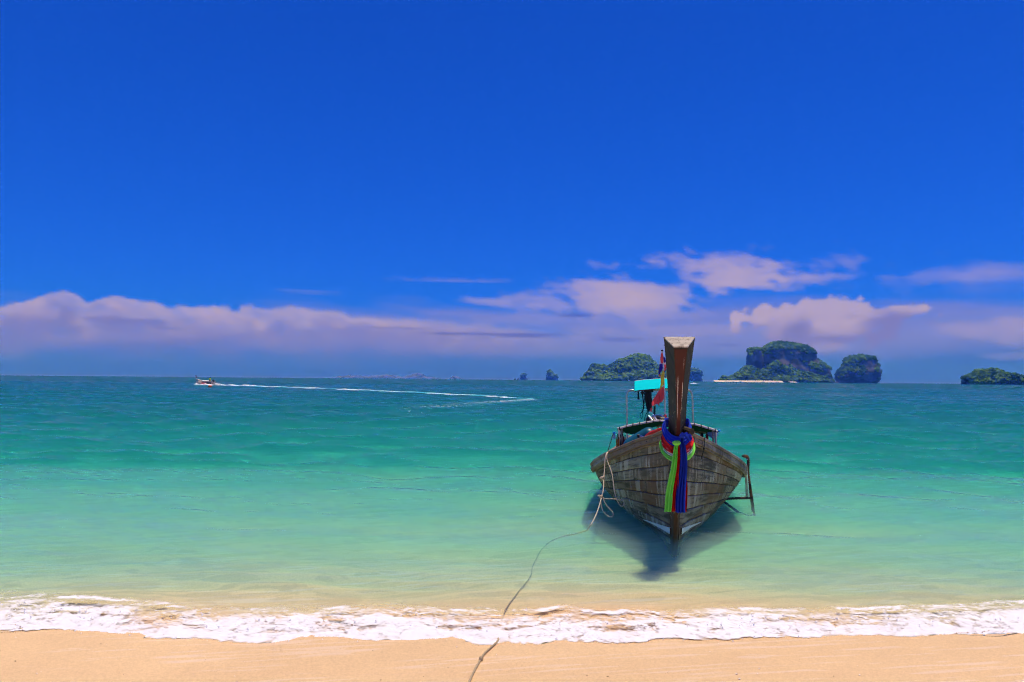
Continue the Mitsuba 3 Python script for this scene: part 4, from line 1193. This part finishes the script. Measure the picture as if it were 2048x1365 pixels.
put('stick', tube(pxs([(1437.5, 863), (1433.5, 866)], 3.47), .008, 6), 'black_webbing', t)
t = thing('stay_line', 'thin dark line from the left front corner of the canopy down to the rail', 'rope')
put('line', tube(pxs([(1226.5, 867), (1221, 885), (1215.5, 904)], [3.5, 2.9, 1.75]), .0065, 6), 'black_webbing', t)
t = thing('strap', 'black strap dangling over the right rail beside the bow', 'strap')
put('webbing', tube(spline(pxs([(1409.2, 876), (1409.4, 880), (1408.8, 890), (1407.5, 900), (1405, 909), (1402.4, 919)], [.30, .235, .22, .23, .24, .26]), 26), .01, 8, flat=(.012, .004)), 'black_webbing', t)
put('buckle', ball(.014, 2, far_px(1408, 897.5, .215)), 'black_metal', t)

# boarding ladder hung on the right side
LA = 2.9
ld = thing('boarding_ladder', 'rusty steel boarding ladder hooked over the right side of the boat', 'ladder')
put('rail', tube(spline(pxs([(1484, 912.6), (1489.5, 911.8), (1494.5, 913), (1497, 918), (1497.4, 926), (1497, 945), (1498.5, 960), (1502.5, 985), (1506, 1010), (1509, 1032)], LA), 60), .0155, 8), 'rusty_steel', ld, smooth=60)
put('rail', tube(spline(pxs([(1487, 914.8), (1492, 914.5), (1495.3, 918), (1495, 930), (1494.6, 945), (1497, 962), (1501, 992), (1505, 1024)], LA + .3), 60), .014, 8), 'rusty_steel', ld, smooth=60)
put('strut', tube(pxs([(1490.8, 929), (1493.2, 995.5)], LA + .1), .014, 8), 'steel', ld)
put('strut', tube(pxs([(1492.3, 930), (1497.3, 995)], LA), .014, 8), 'chrome', ld)
put('rung', tube(pxs([(1492, 919), (1497, 919)], LA), .011, 8), 'steel', ld)
put('rung', tube(pxs([(1501, 991), (1503, 991)], [LA + .3, LA]), .012, 8), 'rusty_steel', ld)
put('brace', tube(pxs([(1440, 998.5), (1503.5, 996)], LA), .019, 8), 'rusty_steel', ld)
put('brace', tube(pxs([(1442, 999.5), (1477, 1025.5)], LA), .018, 8), 'black_metal', ld)
put('cord', tube(spline(pxs([(1476, 1025), (1486, 1027.5), (1496, 1031.5), (1503, 1031.5), (1507, 1029)], LA - .05), 20), .007, 6), 'black_webbing', ld)

# ---------------------------------------------------------------- mooring rope from the left rail to the beach
rp = thing('mooring_rope', 'pale mooring rope looped over the left rail and running to the sand', 'rope')


def twisted(points, r, n):
    """A laid rope: a tube whose radius winds in strands."""
    c = spline(points, n)
    L = np.r_[0, np.cumsum(np.linalg.norm(np.diff(c, axis=0), axis=1))]
    sides = 9
    t = np.gradient(c, axis=0); t /= np.linalg.norm(t, axis=1, keepdims=True) + 1e-12
    m = tube(c, r, sides)
    ring = m.vertices[:n * sides].reshape(n, sides, 3)
    ph = np.arange(sides)[None] / sides * 6.283 * 3 + L[:, None] / (r * 3.2) * 2.0
    ring = c[:, None] + (ring - c[:, None]) * (1 + .16 * np.sin(ph))[..., None]
    m.vertices[:n * sides] = ring.reshape(-1, 3)
    return m


a_rail = 1.62
hang_px = [(1221, 905.5, 1.72), (1216, 905, 1.62), (1212.3, 909, 1.50), (1210, 920, 1.45), (1209, 940, 1.38), (1207.5, 955, 1.28), (1207, 975, 1.1), (1204, 991, 1.0)]
put('strand', twisted([far_px(*q) for q in hang_px], .0068, 150), 'rope_fibre', rp, smooth=50)
water_end = on_level(1172, 1062)
d_end = (water_end[1] - BOW[1]) / SC / math.cos(TH)
low_px = [(1203.5, 993, 1.0), (1199, 1010, .78), (1192, 1030, .45), (1183, 1048, .15), (1173, 1061, d_end)]
put('strand', twisted([far_px(*q) for q in low_px], .0066, 110), 'rope_fibre', rp, smooth=50)
second = [(1222, 903.5, 1.78), (1217, 904.5, 1.65), (1213.8, 909, 1.50), (1213.5, 917, 1.46), (1216, 926, 1.42), (1222.5, 943, 1.30), (1226.5, 965, 1.18), (1229, 983, 1.10), (1233.5, 999, 1.04), (1238, 1008, 1.0), (1244, 1013, .98), (1248.5, 1008, .98), (1246, 1001.5, .98), (1238, 999.5, .98), (1226, 998.5, .98), (1212, 997.8, .97), (1205.5, 996, .97)]
put('strand', twisted([far_px(*q) for q in second], .0058, 220), 'rope_fibre', rp, smooth=50)
loop = [(1206.5, 997, .95), (1211, 1008, .93), (1219, 1018, .92), (1225.8, 1026, .92), (1225, 1033, .92), (1219, 1034, .92), (1208, 1025, .92), (1202.5, 1012, .93), (1201.5, 1000, .95)]
put('strand', twisted([far_px(*q) for q in loop], .0058, 150), 'rope_fibre', rp, smooth=50)


def tie(c, r, seed):
    g = np.random.default_rng(seed)
    ms = []
    for k in range(3):
        n_ = g.normal(size=3); n_ /= np.linalg.norm(n_)
        u_ = np.cross(n_, [0.3, .5, .8]); u_ /= np.linalg.norm(u_)
        w2 = np.cross(n_, u_)
        an = np.linspace(0, 2 * math.pi, 14)[:-1]
        ms.append(tube(c + r * (np.cos(an)[:, None] * u_ + np.sin(an)[:, None] * w2), r * .55, 8, closed=True))
    return join(ms)


put('knot', join(tie(far_px(1206, 956, 1.25), .0165, 1), tube([far_px(1206, 956, 1.25), far_px(1202, 955.5, 1.2), far_px(1200.5, 957.5, 1.2)], .012, 8)), 'rope_fibre', rp, smooth=50)
put('knot', join(tie(far_px(1202.5, 994, .98), .0165, 2), tube([far_px(1203, 994, .97), far_px(1198, 991.5, .95), far_px(1195.8, 993, .95)], .012, 8)), 'rope_fibre', rp, smooth=50)


def on_bed(px, py, up_=.008):
    d = cam_ray(px, py)
    y = 5.0
    for _ in range(60):
        p = EYE + d * y
        y = y + (p[2] - (float(bed_height(p[0], p[1])) + up_)) / -d[2] * .7
    return EYE + d * y


bed_px = [(1165, 1064), (1150, 1068.5), (1130, 1072.5), (1110, 1079), (1093, 1090), (1081, 1102), (1074, 1115), (1068, 1126), (1065, 1134), (1063, 1148), (1056, 1160), (1044, 1175), (1034, 1187), (1022, 1203), (1013, 1215)]
bed_pts = [on_level(1172, 1062, .0)] + [on_level(*q, -.004 - .018 * k) if k < 4 else on_bed(*q, .016) for k, q in enumerate(bed_px)]
put('strand', twisted(bed_pts + [on_bed(1003, 1245, -.005), on_bed(996, 1275, -.004)], 0.0045, 330), 'wet_rope_fibre', rp, smooth=50)
put('strand', twisted([on_bed(*q, -.004 if q[1] < 1280 else .008) for q in ((996, 1275), (990, 1288), (976, 1300), (966, 1311), (961.5, 1319), (955, 1330), (947, 1345), (939, 1363), (928, 1392))], .0064, 200), 'wet_rope_fibre', rp, smooth=50, label='sandy wet end of the rope on the beach')
put('knot', tie(on_bed(962, 1318.5, .012), .0105, 3), 'wet_rope_fibre', rp, smooth=50)

# ---------------------------------------------------------------- the boat under way on the left, with its wake
def lofted_hull(n, length, beam, depth, rise, o, fwd, side):
    """A small boat's hull: open-topped, sharp bow, flat stern; returns an outside and an inside skin in one mesh."""
    s = np.linspace(0, 1, n)
    half = beam / 2 * np.clip(np.sin(np.minimum(s * 1.9 + .0, math.pi / 2)), 0, 1) ** .8 * (1 - .22 * s)
    half[0] = .02
    sheer = depth + rise * (1 - s) ** 2.4 + .06 * s
    rows = []
    for k, (wq, zq) in enumerate(((0, -.12), (.55, -.02), (.85, .35), (1.0, 1.0), (.93, 1.0), (.80, .42), (0, .25))):
        z = np.where(zq >= 0, sheer * max(zq, 0), zq)
        x = -s * length + (.42 * (z / (depth + rise)) * (1 - s) ** 3)
        for sg in ((-1, 1)):
            rows.append((k, sg, o + fwd * x[:, None] + side * (sg * wq * half)[:, None] + np.array([0, 0, 1.0]) * z[:, None]))
    ms = []
    for sg in (-1, 1):
        R = np.stack([r[2] for r in rows if r[1] == sg], 0)
        ms.append(tri(R.reshape(-1, 3), grid_faces(7, n)))
        ms.append(tri(np.stack([R[:4, -1], np.broadcast_to(o - fwd * length, (4, 3)) + np.array([0, 0, 1.0]) * R[:4, -1, 2:]], 0).reshape(-1, 3), grid_faces(2, 4)))
    return join(ms)


scene['boat_paint_cream'] = diffuse((0.82, 0.66, 0.46), .5)
scene['boat_paint_dark'] = diffuse((0.03, 0.03, 0.04), .5)
scene['boat_paint_brown'] = diffuse((0.22, 0.055, 0.03), .5)
scene['canvas_white'] = diffuse((0.80, 0.77, 0.70), .8)
scene['skin'] = diffuse((0.25, 0.13, 0.08), .6)
scene['hair'] = diffuse((0.012, 0.010, 0.010), .6)
scene['shirt_yellow'] = diffuse((0.75, 0.70, 0.03), .8)
scene['buoy_orange'] = diffuse((0.85, 0.12, 0.01), .4)
UPV = np.array([0, 0, 1.0])
MB = on_level(427.5, 771.3)
mf = np.array([-math.cos(math.radians(24)), math.sin(math.radians(24)), 0])
ms_ = np.array([mf[1], -mf[0], 0]); ms_ = -ms_ if ms_[1] > 0 else ms_           # towards the viewer
MLEN = 4.9


def mp(f_, s_, z_):
    """f_ from the stern forwards, s_ towards the viewer, z_ up; the bow rides high."""
    return MB + mf * f_ + ms_ * s_ + UPV * (z_ + .05 * f_)


mbt = thing('motor_boat', 'small white-roofed longtail boat speeding left far out, trailing a long white wake', 'boat')
hl = lofted_hull(22, MLEN, 1.15, .50, .55, MB + mf * MLEN + UPV * .26, mf, ms_)
put('hull', hl, 'boat_paint_cream', mbt, smooth=40)
put('boot_topping', join([tube(spline([mp(4.55, .10, .05), mp(3.8, .42, .0), mp(2.4, .56, .0), mp(.1, .50, .02)], 20), .07, 8, flat=(.05, .03)), tube(spline([mp(4.55, -.10, .12), mp(3.8, -.42, .06), mp(2.4, -.56, .05), mp(.1, -.50, .07)], 20), .07, 8, flat=(.09, .03))]), 'boat_paint_dark', mbt)
fd = [[mp(f_, s_ * (.52 * min(1, (4.75 - f_) / 1.1)), .60 + .02 + (.42 * ((f_ - 2.9) / 1.9) ** 2) - .10 * s_) for s_ in (-1, -.3, .3, 1)] for f_ in np.linspace(2.9, 4.7, 10)]
put('foredeck', tri(np.array(fd).reshape(-1, 3), grid_faces(10, 4)), 'boat_paint_cream', mbt, smooth=40)
put('side_panel', join([tube(spline([mp(2.9, .60, .34), mp(2.2, .61, .32), mp(1.5, .60, .30)], 12), .1, 8, flat=(.13, .02))]), 'scarlet_cloth', mbt, label='red panel on the side of the boat')
put('side_cloth', join([tube(spline([mp(1.45, .58, .40), mp(.9, .57, .38), mp(.2, .52, .36)], 12), .1, 8, flat=(.20, .02))]), 'boat_paint_dark', mbt)
sp_ = spline([mp(4.55, 0, .35), mp(4.86, 0, .75), mp(5.05, 0, 1.2), mp(5.28, 0, 1.78)], 20)
put('stem', tube(sp_, np.interp(np.linspace(0, 1, 20), [0, .6, 1], [.06, .075, .125]), 4), 'boat_paint_brown', mbt, smooth=20, label='tall red-brown bow post')
put('garland', knot(mp(4.98, .03, 1.04), .12, 4), 'white_cloth', mbt)
rf = []
for z_, t_ in ((0, 1), (.05, .94)):
    for wq in np.linspace(-1, 1, 9):
        rf.append([mp(f_, wq * .52 * t_, .98 + z_ - .12 * wq * wq - .02 * f_) for f_ in np.linspace(.95, 3.0, 8)])
rf = np.array(rf)
put('roof', join(tri(rf[:9].reshape(-1, 3), grid_faces(9, 8)), tri(rf[9:].reshape(-1, 3), grid_faces(9, 8)), tri(np.stack([rf[8], rf[17]]).reshape(-1, 3), grid_faces(2, 8)), tri(np.stack([rf[0], rf[9]]).reshape(-1, 3), grid_faces(2, 8))), 'canvas_white', mbt, smooth=40)
for f_ in (1.0, 2.0, 2.95):
    for s in (-1, 1):
        put('roof_post', tube([mp(f_, s * .5, .35), mp(f_, s * .5, .86)], .02, 6), 'steel', mbt)
me = put('engine', join(rough_box((.42, .34, .34), mp(.12, .05, .86), .05), knot(mp(.05, .1, 1.02), .17, 6), rough_box((.2, .2, .4), mp(.15, .05, .6), .04)), 'boat_paint_dark', mbt)
put('drive_shaft', tube([mp(-.1, .05, .84), mp(-2.6, .2, .02)], .04, 6), 'boat_paint_dark', me)
put('stern_frame', tube([mp(-.05, .45, .1), mp(-.15, .45, .55)], .06, 6), 'boat_paint_brown', mbt)

# its driver
import manifold3d as m3


def capsule_chain(bones, seg=14):
    out_ = None
    for (p0, r0), (p1, r1) in bones:
        s0, s1 = m3.Manifold.sphere(r0, seg).translate([float(c) for c in p0]), m3.Manifold.sphere(r1, seg).translate([float(c) for c in p1])
        h = m3.Manifold.batch_hull([s0, s1])
        out_ = h if out_ is None else out_ + h
    return out_


def as_mesh(m, fine=.05):
    q = m.refine_to_length(fine).to_mesh()
    t_ = trimesh.Trimesh(q.vert_properties[:, :3], q.tri_verts)
    trimesh.smoothing.filter_taubin(t_, iterations=6)
    return t_


pb = mp(1.0, .12, .02)                                            # feet stand on the boards behind the roof, body turned forward


def pj(f_, s_, z_):
    return pb + mf * f_ + ms_ * s_ + UPV * z_


bones = [((pj(0, 0, .86), .13), (pj(.02, 0, 1.10), .12)), ((pj(.02, 0, 1.10), .12), (pj(.03, 0, 1.32), .13)), ((pj(.03, -.16, 1.36), .065), (pj(.03, .16, 1.36), .065)), ((pj(.03, 0, 1.38), .055), (pj(.05, 0, 1.50), .052)),
         ((pj(.06, 0, 1.57), .088), (pj(.07, 0, 1.64), .092)), ((pj(.10, 0, 1.52), .055), (pj(.08, 0, 1.58), .08)), ((pj(.155, 0, 1.575), .014), (pj(.17, 0, 1.56), .016)), ((pj(.07, .09, 1.58), .02), (pj(.06, .095, 1.60), .022)), ((pj(.07, -.09, 1.58), .02), (pj(.06, -.095, 1.60), .022))]
for s in (-1, 1):
    kn, an = pj(.06, s * .10, .48), pj(0, s * .11, .07)
    bones += [((pj(0, s * .09, .85), .095), (kn, .065)), ((kn, .062), (an, .042)), ((an, .042), (pj(.17, s * .12, .03), .034))]
    el = pj(-.10 if s > 0 else .12, s * .24, 1.10)
    wr = pj(-.28 if s > 0 else .34, s * .24, .98 if s > 0 else 1.02)
    bones += [((pj(.03, s * .18, 1.34), .058), (el, .043)), ((el, .043), (wr, .030))]
    dr_h = (wr - el) / np.linalg.norm(wr - el)
    palm = wr + dr_h * .07
    bones += [((wr, .028), (palm, .036))]
    acr = np.cross(dr_h, UPV); acr /= np.linalg.norm(acr)
    for k_, (off, ln) in enumerate(((-.030, .055), (-.010, .068), (.010, .072), (.030, .058))):
        b0 = palm + acr * off
        b1 = b0 + dr_h * ln * .6
        b2 = b1 + dr_h * ln * .3 - UPV * ln * .5
        bones += [((b0, .011), (b1, .010)), ((b1, .010), (b2, .008))]
    t0 = wr + dr_h * .02 + acr * -.03
    bones += [((t0, .013), (t0 + dr_h * .04 - acr * .03 - UPV * .02, .010))]
pr = thing('person', 'boat driver in a yellow shirt standing behind the white roof of the speeding boat', 'person')
put('body', as_mesh(capsule_chain(bones), .04), 'skin', pr, smooth=True)
sh = capsule_chain([((pj(0, 0, .90), .145), (pj(.02, 0, 1.10), .135)), ((pj(.02, 0, 1.10), .135), (pj(.03, 0, 1.32), .145)), ((pj(.03, -.16, 1.36), .08), (pj(.03, .16, 1.36), .08))] + [((pj(.03, s * .18, 1.34), .075), (pj(.03 + (.05 if s < 0 else -.06), s * .215, 1.20), .062)) for s in (-1, 1)])
put('shirt', as_mesh(sh), 'shirt_yellow', pr, smooth=True)
tr_ = capsule_chain([((pj(0, -.06, .86), .125), (pj(0, .06, .86), .125))] + [((pj(0, s * .09, .84), .108), (pj(.055, s * .10, .52), .085)) for s in (-1, 1)])
put('shorts', as_mesh(tr_), 'boat_paint_dark', pr, smooth=True)
put('hair', as_mesh(capsule_chain([((pj(.035, 0, 1.60), .098), (pj(.055, 0, 1.67), .090))])), 'hair', pr, smooth=True)

# wake and bow wave: heaped froth thinning with age
wake_px = [(427, 770.8), (440, 771.2), (470, 772.2), (500, 773), (520, 774), (560, 775.2), (600, 776.4), (650, 778.2), (700, 780), (760, 782.4), (800, 784.2), (850, 786.4), (900, 789), (960, 791.6), (1000, 794), (1040, 797), (1062, 798.6)]
wk = np.array([on_level(a_, b_) for a_, b_ in wake_px])


def froth_trail(line, n, seed, width, height, hold, size=.16):
    """Lumps of froth along a curve: width, height and density are functions of the fraction along it."""
    g = np.random.default_rng(seed)
    seg = np.r_[0, np.cumsum(np.linalg.norm(np.diff(line, axis=0), axis=1))]
    ball_ = trimesh.creation.icosphere(1, 1.0)
    V, F, k = [], [], 0
    u = g.random(n)
    for t_ in u:
        if g.random() > hold(t_):
            continue
        p = np.array([np.interp(t_ * seg[-1], seg, line[:, c]) for c in range(3)])
        clump = meshkit.noise(np.array([t_ * seg[-1] * .5, seed, 0]))
        p = p + np.array([g.normal(0, width(t_) * .35), g.normal(0, width(t_)), 0])
        h = height(t_) * (.3 + 1.2 * clump) * g.uniform(.4, 1.1)
        r = size * g.uniform(.4, 1.3)
        V.append(ball_.vertices * (1 + g.normal(0, .15, (42, 1))) * [r * 1.9, r * 1.9, max(h, .02)] + p)
        F.append(ball_.faces + 42 * k)
        k += 1
    return trimesh.Trimesh(np.vstack(V), np.vstack(F), process=False)


main_wake = froth_trail(wk, 5200, 5, lambda t: .35 + .45 * t, lambda t: np.interp(t, [0, .05, .12, .3, .6, .9, 1], [.30, .20, .20, .13, .08, .03, .008]), lambda t: np.interp(t, [0, .2, .5, .8, 1], [1, .85, .5, .30, .05]), .17)
bw = np.array([mp(f_, s_, -.05 * f_) for f_, s_ in ((5.0, .15), (4.5, .45), (3.6, .75), (2.4, .85), (1.2, .9), (-.2, .7))])
bow_wave = froth_trail(bw, 700, 6, lambda t: .14 + .12 * t, lambda t: .34 - .14 * t, lambda t: 1, .17)
curl = np.array([on_level(a_, b_) for a_, b_ in [(1062, 798.6), (1050, 800.5), (1010, 803), (960, 806.5), (900, 811), (850, 816), (815, 821)]])
old = froth_trail(curl, 1100, 7, lambda t: .9 + 1.6 * t, lambda t: .005, lambda t: .9 - .8 * t, .022)
put('wake_foam', join(main_wake, bow_wave, old), 'froth', smooth=True, kind='stuff', label='long white trail of froth behind the speeding boat, curving back towards the middle')
labels['wake_foam']['category'] = 'foam'

def buoy(px, py, r, label):
    t = thing('buoy', label, 'buoy')
    c = on_level(px, py)
    m = ball(r, 3, (0, 0, 0), (1.18, 1, .92))
    m.apply_translation(c + [0, 0, r * .45])
    put('float', m, 'buoy_orange', t, smooth=True)
    put('ring', tube(c + [0, 0, r * 1.32] + .12 * r * np.stack([np.cos(np.linspace(0, 6.28, 13)[:-1]), np.zeros(12), np.sin(np.linspace(0, 6.28, 13)[:-1])], -1), .03 * r, 6, closed=True), 'black_metal', t)


buoy(419.8, 775.0, .27, 'bright orange mooring buoy floating just below the speeding boat')
buoy(507, 771.9, .15, 'tiny red buoy beside the white wake, right of the speeding boat')

# ---------------------------------------------------------------- craft far out by the islands
def small_craft(px, D, length, heading, label, hullmat='canvas_white', cabin=True, group=None):
    o = at_distance(px, 766, D); o[2] = 0
    fwd = np.array([math.cos(heading), math.sin(heading), 0]); sd = np.array([-fwd[1], fwd[0], 0])
    t = thing('small_boat', label, 'boat', group)
    put('hull', lofted_hull(14, length, length * .3, length * .11, length * .08, o + fwd * length / 2, fwd, sd), hullmat, t, smooth=40)
    if cabin:
        put('cabin', rough_box((length * .32, length * .2, length * .16), o + [0, 0, length * .17] - fwd * length * .05, .1, trimesh.transformations.rotation_matrix(heading, [0, 0, 1])), 'canvas_white', t)
        put('roof', rough_box((length * .42, length * .25, length * .025), o + [0, 0, length * .27] - fwd * length * .05, .03, trimesh.transformations.rotation_matrix(heading, [0, 0, 1])), 'boat_paint_cream', t)
    return o


o = small_craft(1388.5, 430, 2.9, math.radians(75), 'dark little speedboat throwing up white spray, seen just right of the upright bow', 'boat_paint_dark')
put('spray_foam', froth_trail(np.array([o + [-2.3, -.5, 0], o + [-.4, -1.2, 0], o + [2.0, -.8, 0]]), 130, 9, lambda t: .4, lambda t: .55 * (1 - abs(t - .4)), lambda t: 1, .35), 'froth', smooth=True, kind='stuff', label='white spray round the dark little speedboat')
labels['spray_foam']['category'] = 'foam'
GR = 'white boats drawn up along the beach of the large island'
NTH = ('leftmost', 'second from the left', 'third from the left', 'fourth from the left', 'fourth from the right', 'third from the right', 'second from the right', 'rightmost')
for k, px in enumerate((1452, 1467, 1481, 1497, 1511, 1526, 1540, 1553)):
    small_craft(px, 1990 - 3 * (k % 3), 8 + 2 * (k % 3), .3 * k, f'tiny white boat, {NTH[k]} of eight along the large island\'s beach', group=GR)
small_craft(1586, 1990, 10, .2, 'white boat at the short second beach, right of the row off the large island')
small_craft(1183.5, 2330, 9, .1, 'lone white boat at the foot of the long green island near its left end')
for k, px in enumerate((1247, 1252.5, 1258)):
    small_craft(px, 2330, 9, .2 + k, ('left one of three pale boats', 'cream middle one of three boats', 'right one of three pale boats')[k] + ' huddled under the long green island', ('canvas_white', 'boat_paint_cream', 'canvas_white')[k], group='boats huddled under the long green island')

# ---------------------------------------------------------------- the air
scene['haze'] = {'type': 'cube', 'to_world': T().translate([0, 5800, 145]).scale([190000, 6150, 155.5]), 'bsdf': {'type': 'null'}, 'interior': {'type': 'ref', 'id': 'sky_air'}}
labels['haze'] = {'label': 'thin bluish sea haze over the whole bay', 'category': 'haze', 'kind': 'stuff'}
